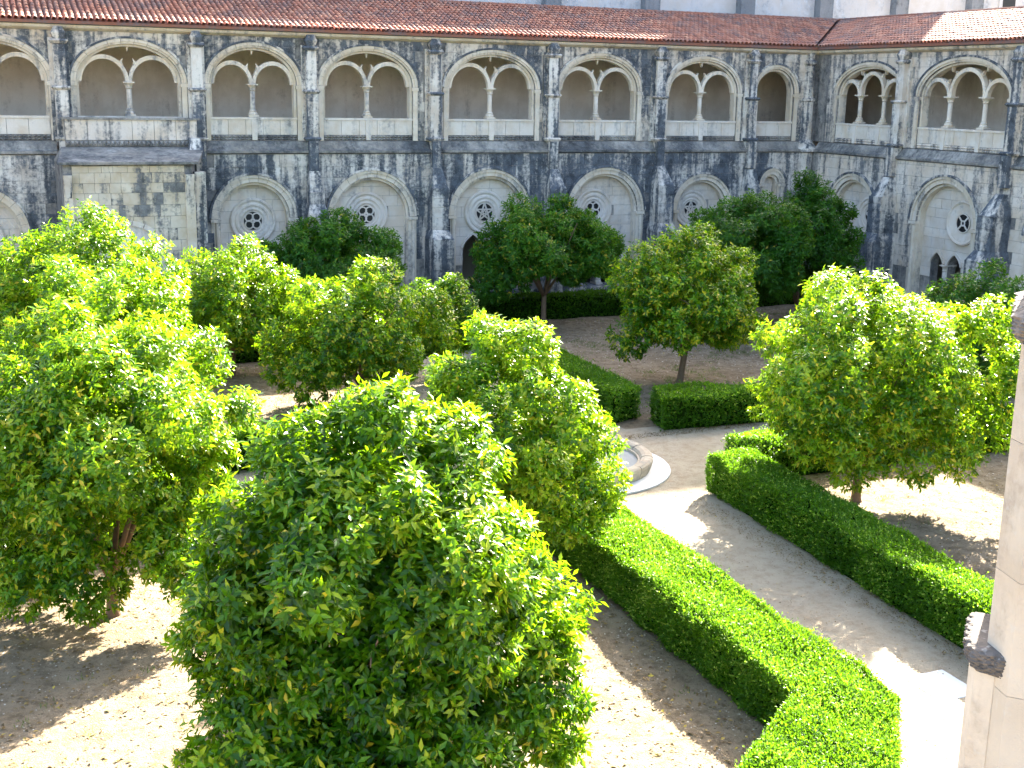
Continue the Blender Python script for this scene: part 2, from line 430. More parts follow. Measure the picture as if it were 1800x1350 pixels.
def cusp(mb, u, z, d0, d1, size, ang):
    pts = [(-0.55, 0.0), (-0.2, -0.25), (-0.08, -0.7), (0, -1.0), (0.08, -0.7), (0.2, -0.25), (0.55, 0.0)]
    C, S = math.cos(ang), math.sin(ang)
    mb.prism_d([(u+size*(x*C-y*S), z+size*(x*S+y*C)) for x, y in pts], d0, d1)

def upper_bay(root, upwall, b, mats):
    """arch of the upper gallery: voussoirs, tracery, columns, parapet"""
    c, hw, zs, zt = b['c'], b['hw'], b.get('zs', 9.40), b.get('zt', 10.80)
    rise = zt-zs
    arch = MB()
    arch.ring(c, zs, hw-0.10, rise-0.09, hw, rise, 0, math.pi, UP_D+0.10, UP_D+0.46, 28)
    for s in (-1, 1):
        a, e = sorted((c+s*(hw-0.10), c+s*hw)); arch.box(a, e, UP_D+0.10, UP_D+0.46, Z_BAND, zs-0.002)
    arch = arch.build('arch', 'stone_arch', root)
    nv = b.get('nv', 13)
    for i in range(nv):
        t0, t1 = math.pi*i/nv+0.0035, math.pi*(i+1)/nv-0.0035
        MB().ring(c, zs, hw+0.004, rise+0.004, hw+0.09, rise+0.085, t0, t1, UP_D-0.02, UP_D+0.2, 3).ring(c, zs, hw+0.09, rise+0.085, hw+0.20, rise+0.19, t0, t1, UP_D-0.08, UP_D+0.2, 3).build('voussoir', 'stone_arch', arch)
    hood = MB().ring(c, zs, hw+0.205, rise+0.195, hw+0.29, rise+0.27, 0.02, math.pi-0.02, UP_D-0.11, UP_D+0.1, 28)
    hood.build('hood_moulding', mats['hood'], arch)
    for s in (-1, 1):
        a, e = sorted((c+s*(hw+0.004), c+s*(hw+0.20)))
        MB().box(a, e, UP_D-0.065, UP_D+0.2, Z_BAND, zs-0.004).build('jamb', 'stone_arch', arch)
        MB().box(min(a, e)-0.05, max(a, e)+0.03, UP_D-0.10, UP_D+0.4, zs-0.16, zs-0.02).build('impost', 'stone_arch', arch)
    dt0, dt1 = UP_D+0.16, UP_D+0.38
    dm = (dt0+dt1)/2
    cols = b.get('cols', [])
    if cols:
        xs = [c-hw+0.10] + [c+x for x in cols] + [c+hw-0.10]
        tr = MB()
        for i in range(len(xs)-1):
            a, e = xs[i], xs[i+1]; m = (a+e)/2; r = (e-a)/2 - 0.03
            up = b.get('lift', [0]*len(xs))[i]
            ry = r*b.get('rr', 1.06)
            ra = r-0.09
            tr.ring(m, zs+up, ra, ry-0.09, r+0.05, ry+0.07, 0, math.pi, dt0+0.004*i, dt1-0.004*i, 18)
            if up > 0.01:
                for s in (-1, 1):
                    p, q = sorted((m+s*ra, m+s*(r+0.05))); tr.box(p, q, dt0+0.004*i, dt1-0.004*i, zs-0.02, zs+up)
        tr.build('tracery', 'stone_arch', arch)
        geo_ = []
        for i in range(len(xs)-1):
            r = (xs[i+1]-xs[i])/2-0.03; geo_.append(((xs[i]+xs[i+1])/2, r, zs+b.get('lift', [0]*len(xs))[i], r*b.get('rr', 1.06)))
        for k, x in enumerate(cols):
            xx = c+x; top = zs+rise*math.sqrt(max(0, 1-(x/hw)**2))-0.09
            for (m, r, z0, ry), t, an in ((geo_[k], 0.80, R(152)), (geo_[k+1], math.pi-0.80, R(-152))):
                q = MB(); cusp(q, m+(r+0.04)*math.cos(t), z0+(ry+0.055)*math.sin(t), dt0+0.035, dt1-0.035, 0.20, an); q.build('cusp', 'stone_arch', arch)
            q = MB(); cusp(q, xx, top+0.03, dt0+0.03, dt1-0.03, 0.22, 0); q.build('cusp', 'stone_arch', arch)
            column(arch, xx, dm, Z_SILL+0.17, zs+0.02, 0.105)
    # parapet
    a, e = c-hw+0.002, c+hw-0.002
    dp0 = UP_D+0.05+b.get('pd', 0.0)
    par = MB().box(a, e, dp0+0.03, dp0+0.30, Z_BAND+0.002, Z_SILL-0.09).build('parapet', 'stone_mortar', root)
    MB().box(a, e, dp0-0.04, dp0+0.36, Z_SILL-0.088, Z_SILL).build('coping', 'stone_clean', par)
    n = max(2, int(round((e-a)/0.72)))
    for i in range(n):
        block('parapet_slab', 'stone_clean', par, a+(e-a)*i/n+0.008, a+(e-a)*(i+1)/n-0.008, dp0+rng.uniform(-0.006, 0.006), dp0+0.06, Z_SLAB, Z_SILL-0.092)
    for x in cols:
        MB().frustum((c+x-0.10, c+x+0.10, dp0-0.05, dp0+0.02, Z_BAND+0.02), (c+x-0.13, c+x+0.13, dp0-0.05, dp0+0.02, Z_SILL-0.10)).build('pedestal', 'stone_clean', par)
    teeth = MB()
    nt_ = int((e-a)/0.16)
    for i in range(nt_):
        x0 = a+(e-a)*i/nt_; x1 = a+(e-a)*(i+1)/nt_; xm = (x0+x1)/2
        for zz0, zz1, ph in ((Z_BAND+0.02, Z_BAND+0.11, 0), (Z_BAND+0.115, Z_SLAB-0.01, 1)):
            teeth.add([(x0, dp0+0.02, zz0), (x1, dp0+0.02, zz0), (x1, dp0+0.02, zz1), (x0, dp0+0.02, zz1), (xm, dp0-0.06, zz0+0.045)],
                      [(0, 1, 4), (1, 2, 4), (2, 3, 4), (3, 0, 4)])
    tag(teeth.build('carved_band', mats['band'], par), kind='stuff')

def rose(root, c, z, d, kind, r=0.94):
    """round window: moulded rings, openwork, black disc painted in for the shaded opening"""
    ring = MB()
    if kind == 'cone':
        ring.lathe([(r, 0.02), (r, -0.10), (r*0.94, -0.13), (r*0.88, -0.10), (r*0.86, -0.07), (r*0.42, 0.0), (r*0.42, 0.05)], c, d, z, 36, 'd')
    else:
        ring.lathe([(r, 0.02), (r, -0.09), (r*0.96, -0.14), (r*0.90, -0.14), (r*0.86, -0.09), (r*0.80, -0.075), (r*0.76, -0.11), (r*0.68, -0.115),
                    (r*0.64, -0.075), (r*0.58, -0.065), (r*0.54, -0.09), (r*0.50, -0.085), (r*0.43, -0.03), (r*0.42, 0.05)], c, d, z, 36, 'd')
    w = ring.build('rose_window', 'stone_tymp', root, False)
    MB().lathe([(r*0.44, 0.0), (0.0, 0.0)], c, d-0.022, z, 28, 'd').build('dark_fill', 'window_dark', w)  # black disc painted in for the shade of the open rose
    t = MB(); R0 = r*0.43
    if kind == 'quatrefoil':
        for k in range(4):
            a = math.pi/4*(2*k+1) if rng.random() < 2 else 0
            t.ring(c+R0*0.52*math.cos(a), z+R0*0.52*math.sin(a), R0*0.34, R0*0.34, R0*0.47, R0*0.47, 0, 2*math.pi, d-0.065-0.002*k, d-0.026, 18)
        t.ring(c, z, R0*0.93, R0*0.93, R0*1.02, R0*1.02, 0, 2*math.pi, d-0.06, d-0.03, 28)
        t.ring(c, z, R0*0.20, R0*0.20, R0*0.27, R0*0.27, 0, 2*math.pi, d-0.055, d-0.03, 14)
    elif kind == 'star':
        P = [(c+R0*math.cos(math.pi/2+2*math.pi*k/5), z+R0*math.sin(math.pi/2+2*math.pi*k/5)) for k in range(5)]
        for k in range(5):
            p, q = P[k], P[(k+2) % 5]; L = math.hypot(q[0]-p[0], q[1]-p[1]); nx, nz = -(q[1]-p[1])/L*0.030, (q[0]-p[0])/L*0.030
            t.prism_d([(p[0]-nx, p[1]-nz), (q[0]-nx, q[1]-nz), (q[0]+nx, q[1]+nz), (p[0]+nx, p[1]+nz)], d-0.062-0.003*k, d-0.03)
        t.ring(c, z, R0*0.92, R0*0.92, R0*1.02, R0*1.02, 0, 2*math.pi, d-0.058, d-0.03, 28)
        t.ring(c, z, R0*0.10, R0*0.10, R0*0.22, R0*0.22, 0, 2*math.pi, d-0.054, d-0.03, 14)
    else:
        t.ring(c, z, R0*0.92, R0*0.92, R0*1.02, R0*1.02, 0, 2*math.pi, d-0.058, d-0.026, 28)
        t.ring(c, z, R0*0.18, R0*0.18, R0*0.32, R0*0.32, 0, 2*math.pi, d-0.054, d-0.026, 14)
        for k in range(4):
            a = math.pi/4+math.pi/2*k; C, S = math.cos(a), math.sin(a); h = R0*0.09
            t.prism_d([(c+R0*(0.26*C)-h*S, z+R0*0.26*S+h*C), (c+R0*0.26*C+h*S, z+R0*0.26*S-h*C), (c+R0*0.97*C+h*S, z+R0*0.97*S-h*C), (c+R0*0.97*C-h*S, z+R0*0.97*S+h*C)], d-0.05, d-0.028)
    t.build('openwork', 'stone_tymp', w)

TY_D = 0.42
def lower_bay(root, b, mats):
    """blind arch of the lower walk: voussoirs, stones of the tympanum, rose window, small open arches"""
    c, r, zc = b['c'], b['r'], b['zc']
    ri = r-0.38
    arch = MB().ring(c, zc, ri-0.012, ri-0.012, ri+0.10, ri+0.10, 0, math.pi, 0.10, TY_D+0.1, 28)
    for s in (-1, 1):
        a, e = sorted((c+s*(ri-0.012), c+s*(ri+0.10))); arch.box(a, e, 0.10, TY_D+0.1, 0.0, zc-0.002)
    arch = arch.build('lower_arch', 'stone_arch', root)
    nv = 13 if r > 1.2 else 7
    for i in range(nv):
        t0, t1 = math.pi*i/nv+0.004, math.pi*(i+1)/nv-0.004
        v = MB().ring(c, zc, ri+0.10, ri+0.10, r-0.10, r-0.10, t0, t1, -0.03, 0.12, 3)
        v.ring(c, zc, r-0.10, r-0.10, r, r, t0, t1, -0.09, 0.1, 3)
        v.build('voussoir', 'stone_arch', arch)
    MB().ring(c, zc, r+0.004, r+0.004, r+0.09, r+0.09, 0.03, math.pi-0.03, -0.13, 0.05, 30).build('hood_moulding', mats['hood'], arch)
    for s in (-1, 1):
        a, e = sorted((c+s*(ri+0.03), c+s*r))
        MB().box(a-0.03, e+0.03, -0.12, TY_D, zc-0.13, zc-0.01).build('impost', 'stone_arch', arch)
        j = MB()
        m = (a+e)/2
        j.box(a, m-0.03, -0.02, 0.2, 0.6, zc-0.135)
        j.lathe([(0.085, 0), (0.085, zc-0.75)], m+0.06, -0.02, 0.6, 10); j.box(e-0.08, e, -0.05, 0.2, 0.6, zc-0.135)
        j.build('jamb', 'stone_arch', arch)
    if b.get('plain'):
        MB().strip([c-ri, c+ri], [0.0]*2, [zc]*2, TY_D, TY_D+0.3).build('tympanum', 'stone_tymp', root)
        us = [c-ri+2*ri*i/16 for i in range(17)]
        MB().strip(us, [zc]*17, [zc+math.sqrt(max(0, ri**2-(u-c)**2))+0.03 for u in us], TY_D, TY_D+0.3).build('tympanum', 'stone_tymp', root)
        return
    # small arches below
    subs = b.get('subs', ((-0.62, 0.46), (0.62, 0.46))); zsub = b.get('zsub', 2.62)
    def zb(u):
        for o, w in subs:
            if abs(u-c-o) < w:
                x = abs(u-c-o)/w
                return zsub + 0.70*w*math.sqrt(max(0, 1-x*x)) + 0.62*w*(1-x)
        return 0.0
    us = []
    for o, w in subs:
        us += [c+o-w-1e-4, c+o-w+1e-4] + [c+o-w+2*w*(i+0.5)/12 for i in range(12)] + [c+o+w-1e-4, c+o+w+1e-4]
    us += [c-ri, c+ri] + [c-ri+2*ri*i/24 for i in range(1, 24)]
    us = sorted(us)
    zt = lambda u: zc+math.sqrt(max(0, (ri+0.06)**2-(u-c)**2))
    ty = MB().strip(us, [min(zb(u), zt(u)) for u in us], [zt(u) for u in us], TY_D, TY_D+0.42).build('tympanum', 'stone_mortar', root)
    eds = [c+o+s*w for o, w in subs for s in (-1, 1)]
    lay_courses('tympanum_stone', 'stone_tymp', ty, c-ri, c+ri, 1.9, zc+ri+0.02, 0.42, 0.55, 1.15, TY_D-0.022, TY_D+0.02, zb, zt, eds,
                lambda u, z: math.hypot(u-c, z-b['rz']) < 0.35)
    for o, w in subs:
        m = MB(); n = 14
        for i in range(n):
            x0 = c+o-w+2*w*i/n; x1 = c+o-w+2*w*(i+1)/n
        pts = [(c+o+(w-1e-3)*math.cos(math.pi*i/n)) for i in range(n+1)]
        prof = [(p, zb(p)) for p in pts]
        for i in range(n):
            (x0, z0), (x1, z1) = prof[i], prof[i+1]
            def outp(x, z):
                dx, dz = x-(c+o), z-zsub+0.12; L = math.hypot(dx, dz); return (x+dx/L*0.11, z+dz/L*0.11)
            a0, a1 = outp(x0, z0), outp(x1, z1)
            m.prism_d([(x0, z0), a0, a1, (x1, z1)], TY_D-0.075, TY_D+0.01)
        m.build('small_arch', 'stone_tymp', ty)
    cs = sorted(set([c+(subs[i][0]+subs[i][1]+subs[i+1][0]-subs[i+1][1])/2 for i in range(len(subs)-1)]))
    for x in cs:
        for dd in (TY_D-0.02, TY_D+0.30):
            column(ty, x, dd, 0.95, zsub+0.02, 0.085, 'stone_tymp')
    rose(root, c+b.get('ro', 0), b['rz'], TY_D-0.015, b['rose'], b.get('rr', 0.94))

def pier(root, u, mats, w=0.46, low=0.36, but=None):
    """pier strip of the upper storey and stepped buttress of the lower one"""
    h = w/2; l = low/2
    p = MB(); p.box(u-h*0.92, u+h*0.92, UP_D-0.34, UP_D+0.05, 9.22, 10.74)
    p.box(u-h, u+h, UP_D-0.42, UP_D+0.05, 7.38, 9.08)
    p.box(u-l, u+l, UP_D-0.58, UP_D+0.04, 6.0, 7.22)
    p.box(u-h*1.5, u+h*1.5, UP_D-0.12, UP_D+0.05, Z_BAND, 10.95)
    o = p.build('pier', mats['pier'], root)
    for z0, z1, e, dd in ((7.22, 7.38, 0.10, 0.52), (9.08, 9.22, 0.10, 0.50), (10.74, 10.90, 0.09, 0.44)):
        m = MB().frustum((u-h-e*0.3, u+h+e*0.3, UP_D-dd+0.06, UP_D+0.04, z0), (u-h-e, u+h+e, UP_D-dd, UP_D+0.04, z0+(z1-z0)*0.6))
        m.frustum((u-h-e, u+h+e, UP_D-dd, UP_D+0.04, z0+(z1-z0)*0.6), (u-h-e*0.6, u+h+e*0.6, UP_D-dd+0.05, UP_D+0.04, z1))
        m.build('moulding', mats['mould'], o)
    # worn finial block under the cornice
    m = MB().frustum((u-h*0.7, u+h*0.7, UP_D-0.38, UP_D+0.04, 10.90), (u-h*1.05, u+h*1.05, UP_D-0.42, UP_D+0.04, 11.12))
    m.frustum((u-h*1.05, u+h*1.05, UP_D-0.42, UP_D+0.04, 11.12), (u-h*0.6, u+h*0.6, UP_D-0.34, UP_D+0.04, 11.34)); m.build('finial', mats['mould'], o)
    if but:
        w1, w2, dp1, dp2, zt, zm = but       # upper / lower width, projection, top, step
        b = MB()
        b.frustum((u-w1, u+w1, -dp1, 0.05, zm+0.25), (u-w1, u+w1, -dp1*0.92, 0.05, zt-0.75))
        b.frustum((u-w1, u+w1, -dp1*0.92, 0.05, zt-0.75), (u-l*1.1, u+l*1.1, UP_D-0.60, 0.05, zt+0.05))
        b.frustum((u-w2, u+w2, -dp2, 0.05, zm-0.12), (u-w1*1.02, u+w1*1.02, -dp1*1.02, 0.05, zm+0.25))
        b.box(u-w2, u+w2, -dp2+0.012, 0.05, 0.0, zm-0.12)
        bo = b.build('buttress', mats['butt'], root)
        # facing courses of the buttress
        z = 0.6
        while z < zm-0.2:
            zz = min(z+rng.uniform(0.36, 0.48), zm-0.13)
            cut = rng.uniform(-0.35, 0.35)*w2
            for a, e in ((u-w2-0.012, u+cut), (u+cut, u+w2+0.012)):
                block('buttress_stone', mats['butt'], bo, a+0.006, e-0.006, -dp2-rng.uniform(0.004, 0.016), -dp2+0.3, z+0.008, zz-0.008)
            z = zz
        z = zm+0.27
        while z < zt-0.8:
            zz = min(z+rng.uniform(0.36, 0.5), zt-0.76)
            block('buttress_stone', mats['butt'], bo, u-w1-0.012, u+w1+0.012, -dp1-rng.uniform(0.004, 0.012), -dp1+0.3, z+0.008, zz-0.008)
            z = zz

def tiles(u_list, d_start, d_end, seed):
    """barrel tiles of one roof slope, joined"""
    rg = np.random.default_rng(seed)
    sl = (RIDGE_Z-Z_EAVE)/(RIDGE_D-EAVE_D); rowlen = 0.36; seg = 4
    V, F, T = [], [], []
    ang = np.linspace(0, math.pi, seg+1)
    for u in u_list:
        d = EAVE_D-0.06; d0_ = d_start(u)
        while d+rowlen < d0_: d += rowlen
        while d < d_end-0.02:
            e = min(d+rowlen+0.05, d_end)
            j = rg.normal(0, 0.006, 4); k = len(V); tn = np.clip(rg.normal(0.5, 0.24), 0, 1)
            for dd, r, lift in ((max(d, d0_), 0.092, 0.030+j[2]), (e, 0.082, 0.012)):
                z = Z_EAVE+(dd-EAVE_D)*sl
                for a in ang: V.append((u+j[0]+r*math.cos(a), dd, z+lift+r*1.15*math.sin(a))); T.append(tn)
            for i in range(seg): F.append((k+i, k+i+1, k+seg+2+i, k+seg+1+i))
            # end cap shows the tile's dark mouth
            d += rowlen
    return np.array(V), np.array(F), np.array(T)

def roof(root, u0, u1, vs, seed, ridge_u):
    """vs: sign of the valley: +1 valley at the u1 end, -1 at the u0 end"""
    sl = (RIDGE_Z-Z_EAVE)/(RIDGE_D-EAVE_D)
    mb = MB()
    e0, e1 = (u0, u1) if vs > 0 else (u0, u1)
    a = [(u0, EAVE_D, Z_EAVE-0.02), (u1, EAVE_D, Z_EAVE-0.02)]
    b = [(ridge_u[0], RIDGE_D, RIDGE_Z-0.02), (ridge_u[1], RIDGE_D, RIDGE_Z-0.02)]
    mb.add([a[0], a[1], b[1], b[0]] + [(x, y, z-0.10) for x, y, z in (a[0], a[1], b[1], b[0])],
           [(0, 1, 2, 3), (7, 6, 5, 4), (0, 4, 5, 1), (1, 5, 6, 2), (2, 6, 7, 3), (3, 7, 4, 0)])
    r = mb.build('roof', 'roof_tile', root)
    n = int((ridge_u[1]-ridge_u[0])/0.215)
    us = [ridge_u[0]+0.11+0.215*i for i in range(n)]
    if vs > 0: ds = lambda u: EAVE_D-0.06 if u <= u1 else EAVE_D+(u-u1)*(RIDGE_D-EAVE_D)/(ridge_u[1]-u1)+0.08
    else: ds = lambda u: EAVE_D-0.06 if u >= u0 else EAVE_D+(u0-u)*(RIDGE_D-EAVE_D)/(u0-ridge_u[0])+0.08
    V, F, T = tiles(us, ds, RIDGE_D, seed)
    tag(raw_mesh('roof_tiles', V, F, T, 'roof_tile', r), kind='stuff')
    # ridge tiles and rear slope
    MB().add([(ridge_u[0], RIDGE_D, RIDGE_Z), (ridge_u[1], RIDGE_D, RIDGE_Z), (ridge_u[1], RIDGE_D+2.6, RIDGE_Z-0.9), (ridge_u[0], RIDGE_D+2.6, RIDGE_Z-0.9)], [(0, 1, 2, 3)]).build('rear_slope', 'roof_tile', r)
    rg = MB()
    x = ridge_u[0]; t = 0
    while x < ridge_u[1]:
        e = min(x+0.45, ridge_u[1])
        vs_ = []
        for xx, rr in ((x, 0.14), (e, 0.125)):
            for i in range(6): vs_.append((xx, RIDGE_D+rr*math.cos(math.pi*i/5), RIDGE_Z+0.03+rr*math.sin(math.pi*i/5)))
        rg.add(vs_, [(i, i+1, 7+i, 6+i) for i in range(5)]); x = e
    tag(rg.build('ridge_tiles', 'roof_tile', r), kind='stuff')
    return r

def wing(root, spec):
    M = spec['mats']; u0, u1 = spec['u0'], spec['u1']
    up, low = spec['upper'], spec['lower']
    # --- walls with their openings
    us, zb = [u0], [Z_BAND]
    for b in sorted(up, key=lambda q: q['c']):
        f = ell(b['c'], b.get('zs', 9.40), b['hw'], b.get('zt', 10.80)-b.get('zs', 9.40))
        a, e = b['c']-b['hw'], b['c']+b['hw']
        us += [a, a] ; zb += [Z_BAND, f(a)]
        us += [a+(e-a)*(1-math.cos(math.pi*i/24))/2 for i in range(1, 24)]; zb += [f(x) for x in us[-23:]]
        us += [e, e]; zb += [f(e), Z_BAND]
    us.append(u1); zb.append(Z_BAND)
    upw = MB().strip(us, zb, [11.42]*len(us), UP_D, UP_D+0.5).build('upper_wall', 'stone_mortar', root)
    fs = [(b['c']-b['hw']-0.1, b['c']+b['hw']+0.1, ell(b['c'], b.get('zs', 9.40), b['hw']+0.1, b.get('zt', 10.80)-b.get('zs', 9.40)+0.1)) for b in up]
    def zbu(x):
        for a, e, f in fs:
            if a < x < e: return f(x)
        return 0.0
    vis = spec['stones']
    lay_courses('spandrel_stone', M['upper'], upw, vis[0], vis[1], Z_BAND+0.01, 11.22, 0.42, 0.5, 1.05, UP_D-0.024, UP_D+0.02, zbu, None,
                [x for f in fs for x in f[:2]], lambda u, z: any(abs(u-p[0]) < 0.28 for p in spec['piers']))
    us, zb = [u0], [0.0]
    for b in sorted(low, key=lambda q: q['c']):
        ri = b['r']-0.38; f = ell(b['c'], b['zc'], ri+0.1, ri+0.1); a, e = b['c']-ri-0.1, b['c']+ri+0.1
        us += [a, a]; zb += [0.0, f(a)]
        us += [a+(e-a)*(1-math.cos(math.pi*i/24))/2 for i in range(1, 24)]; zb += [f(x) for x in us[-23:]]
        us += [e, e]; zb += [f(e), 0.0]
    us.append(u1); zb.append(0.0)
    lw = MB().strip(us, zb, [Z_STR-0.04]*len(us), 0.0, 0.85).build('lower_wall', 'stone_mortar', root)
    fl = [(b['c']-b['r']+0.1, b['c']+b['r']-0.1, ell(b['c'], b['zc'], b['r']-0.1, b['r']-0.1)) for b in low]
    def zbl(x):
        for a, e, f in fl:
            if a < x < e: return f(x)
        return 0.0
    def skl(u, z):
        return any(abs(u-p[0]) < (p[3][0] if p[3] else 0.1)*0.7 and z < 5.4 for p in spec['piers']) or any(a < u < e for a, e in spec.get('hide', ()))
    lay_courses('wall_stone', M['lower'], lw, vis[0], vis[1], spec.get('zlow', 2.3), Z_STR-0.05, 0.44, 0.55, 1.1, -0.024, 0.02, zbl, None, [x for f in fl for x in f[:2]], skl)
    # --- ledge, cornice, podium
    for a, e in spec['ledges']:
        MB().extrude_u([(-0.13, Z_STR), (-0.13, Z_STR+0.09), (0.0, Z_STR+0.14), (0.22, Z_BAND-0.02), (0.6, Z_BAND-0.02), (0.6, Z_STR-0.035), (-0.02, Z_STR-0.035)], a, e).build('ledge', 'stone_ledge', root)
    co = MB().extrude_u([(UP_D-0.02, 11.22), (UP_D-0.22, 11.30), (UP_D-0.26, 11.35), (UP_D-0.26, 11.41), (UP_D+0.3, 11.43), (UP_D+0.3, 11.22)], u0, u1).build('cornice', 'stone_arch', root)
    MB().extrude_u([(UP_D-0.20, 11.415), (UP_D-0.32, 11.43), (UP_D-0.34, 11.50), (UP_D+0.3, 11.54), (UP_D+0.3, 11.44)], u0, u1).build('gutter', 'gutter', co)
    MB().box(u0, u1, -0.12, 0.9, 0.0, 0.78).build('podium', 'stone_stained', root)
    # --- galleries behind
    MB().box(u0, u1, 0.86, 4.2, 6.75, 7.0).build('gallery_floor', 'plaster_inner', root)
    MB().box(u0-spec.get('ext0', 0), u1+spec.get('ext1', 0), 4.2, 4.5, 0.0, 12.6).build('inner_wall', 'plaster_inner', root)
    MB().box(u0, u1, 0.80, 4.19, 11.30, 11.40).build('ceiling', 'dark_wood', root)
    bm = MB()
    x = u0+0.4
    while x < u1: bm.box(x, x+0.14, 0.80, 4.19, 11.14, 11.295); x += 1.3
    tag(bm.build('ceiling_beams', 'dark_wood', root), kind='stuff')
    MB().box(u0, u1, 0.86, 4.19, 0.0, 0.5).build('walk_floor', 'walk_gloom', root)
    for b in up: upper_bay(root, upw, b, M)
    for b in low: lower_bay(root, b, M)
    for p in spec['piers']: pier(root, p[0], M, p[1], p[2], p[3])

BM = dict(hood='stone_stained', band='stone_ledge', pier='stone_pier', mould='stone_upper', butt='stone_stained', upper='stone_upper', lower='stone_stained')
back = empty('cloister_wing', (0, 50, 0))
tag(back, 'long two-storey cloister wing with twin arches and red tiled roof behind the garden', 'cloister wing')
B1 = (0.34, 0.47, 0.75, 1.15, 6.1, 3.35)
B0 = (0.30, 0.42, 0.60, 0.85, 6.0, 4.5)
T2 = dict(cols=[0.0], nv=13)
wing(back, dict(
    u0=-9.0, u1=37.3, mats=BM, stones=(-0.8, 36.6), ext1=4.2, zlow=2.3, hide=((2.9, 8.2),),
    upper=[dict(c=-4.0, hw=1.9, **T2), dict(c=0.90, hw=1.92, **T2), dict(c=5.72, hw=1.92, **T2), dict(c=10.42, hw=1.72, **T2), dict(c=15.10, hw=1.90, **T2),
           dict(c=20.55, hw=2.0, **T2), dict(c=25.62, hw=1.93, **T2), dict(c=30.95, hw=1.86, **T2), dict(c=34.87, hw=1.08, zs=9.42, zt=10.52, nv=11)],
    lower=[dict(c=0.0, r=1.85, zc=3.75, rose='star', rz=3.6), dict(c=10.25, r=1.72, zc=4.18, rose='quatrefoil', rz=4.05, rr=0.92, subs=((-0.62, 0.46), (0.62, 0.46))),
           dict(c=15.13, r=1.92, zc=4.12, rose='quatrefoil', rz=4.2, ro=-0.15), dict(c=20.40, r=1.92, zc=4.12, rose='star', rz=4.18, ro=-0.1),
           dict(c=25.95, r=1.96, zc=4.12, rose='quatrefoil', rz=4.18, ro=-0.4), dict(c=31.0, r=1.63, zc=4.12, rose='star', rz=4.12, rr=0.86, ro=-0.35, subs=((-0.55, 0.40), (0.55, 0.40))),
           dict(c=34.78, r=0.72, zc=5.25, plain=True)],
    piers=[(-1.55, 0.46, 0.40, None), (3.25, 0.48, 0.40, None), (8.20, 0.44, 0.40, None), (12.66, 0.46, 0.38, B0), (17.88, 0.50, 0.36, B1), (23.27, 0.48, 0.36, (0.38, 0.50, 0.85, 1.15, 6.0, 3.2)),
           (28.57, 0.48, 0.34, (0.38, 0.48, 0.95, 1.2, 6.1, 3.4)), (33.44, 0.44, 0.40, (0.34, 0.45, 0.6, 0.9, 5.9, 3.3))],
    ledges=((-9.0, 2.98), (8.12, 36.82))))
rb = roof(back, -9.0, 36.83, 1, 11, (-9.0, 36.83+RIDGE_D-EAVE_D))

RM = dict(hood='stone_stained', band='stone_right', pier='stone_pier', mould='stone_upper', butt='stone_stained', upper='stone_right', lower='stone_right')
right = empty('cloister_wing', (36.95, 50, 0), R(-90))
tag(right, 'two-storey cloister wing with triple arches, its far roof end sunlit, beside the garden', 'cloister wing')
BR = (0.40, 0.52, 0.85, 1.15, 5.9, 3.3)
wing(right, dict(
    u0=-0.35, u1=52.0, mats=RM, stones=(0.6, 17.4), zlow=2.2, ext0=4.6,
    upper=[dict(c=3.55, hw=2.25, zt=10.66, cols=[-0.86, 0.78], lift=[0, 0.16, 0], rr=1.04), dict(c=9.45, hw=2.55, zt=10.80, cols=[-0.98, 1.02], lift=[0, 0.14, 0], rr=1.0),
           dict(c=16.0, hw=2.55, zt=10.80, cols=[-1.0, 1.0], lift=[0, 0.14, 0], rr=1.0)],
    lower=[dict(c=3.35, r=1.75, zc=4.18, rose='star', rz=4.1, ro=0.9, rr=0.85), dict(c=9.35, r=1.98, zc=4.22, rose='cone', rz=4.35, ro=0.72, rr=0.92, zsub=2.50, subs=((-0.62, 0.38), (0.42, 0.38))),
           dict(c=15.8, r=1.98, zc=4.22, rose='cone', rz=4.35)],
    piers=[(5.95, 0.48, 0.40, BR), (12.60, 0.50, 0.42, (0.42, 0.56, 0.9, 1.2, 5.7, 3.3)), (19.2, 0.52, 0.42, BR)],
    ledges=((0.25, 52.0),)))
rr_ = roof(right, 0.12, 52.0, -1, 12, (0.12-(RIDGE_D-EAVE_D), 52.0))

# valley gutter and corner column, both belong to the back wing
vg = MB(); n_ = RIDGE_D-EAVE_D
a = Vector((36.83, EAVE_D, Z_EAVE+0.06)); b = Vector((36.83+n_, RIDGE_D, RIDGE_Z+0.06)); s_ = Vector((0.085, -0.085, 0))
vg.add([tuple(a-s_), tuple(a+s_), tuple(b+s_), tuple(b-s_)] + [tuple(x-Vector((0, 0, 0.06))) for x in (a-s_, a+s_, b+s_, b-s_)],
       [(0, 1, 2, 3), (7, 6, 5, 4), (0, 4, 5, 1), (1, 5, 6, 2), (2, 6, 7, 3), (3, 7, 4, 0)])
vg.build('valley_gutter', 'gutter', rb)
cc = MB(); cu_, cd_ = 36.72, 0.02
cc.lathe([(0.30, 0.0), (0.30, 1.75), (0.36, 1.8), (0.36, 1.9), (0.26, 1.95), (0.26, 3.4), (0.36, 3.5), (0.36, 3.6), (0.22, 3.7), (0.22, 4.0)], cu_, cd_+0.25, 7.3, 12)
cc.lathe([(0.62, -0.55), (0.62, -0.42), (0.30, 0.0)], cu_, cd_+0.25, 7.3, 14)
cc.build('corner_column', 'stone_pier', back)
cd2 = MB().lathe([(0.42, 0.0), (0.36, 6.7), (0, 6.7)], cu_, cd_+0.15, 0.0, 12); cd2.build('corner_shaft', 'stone_stained', back)

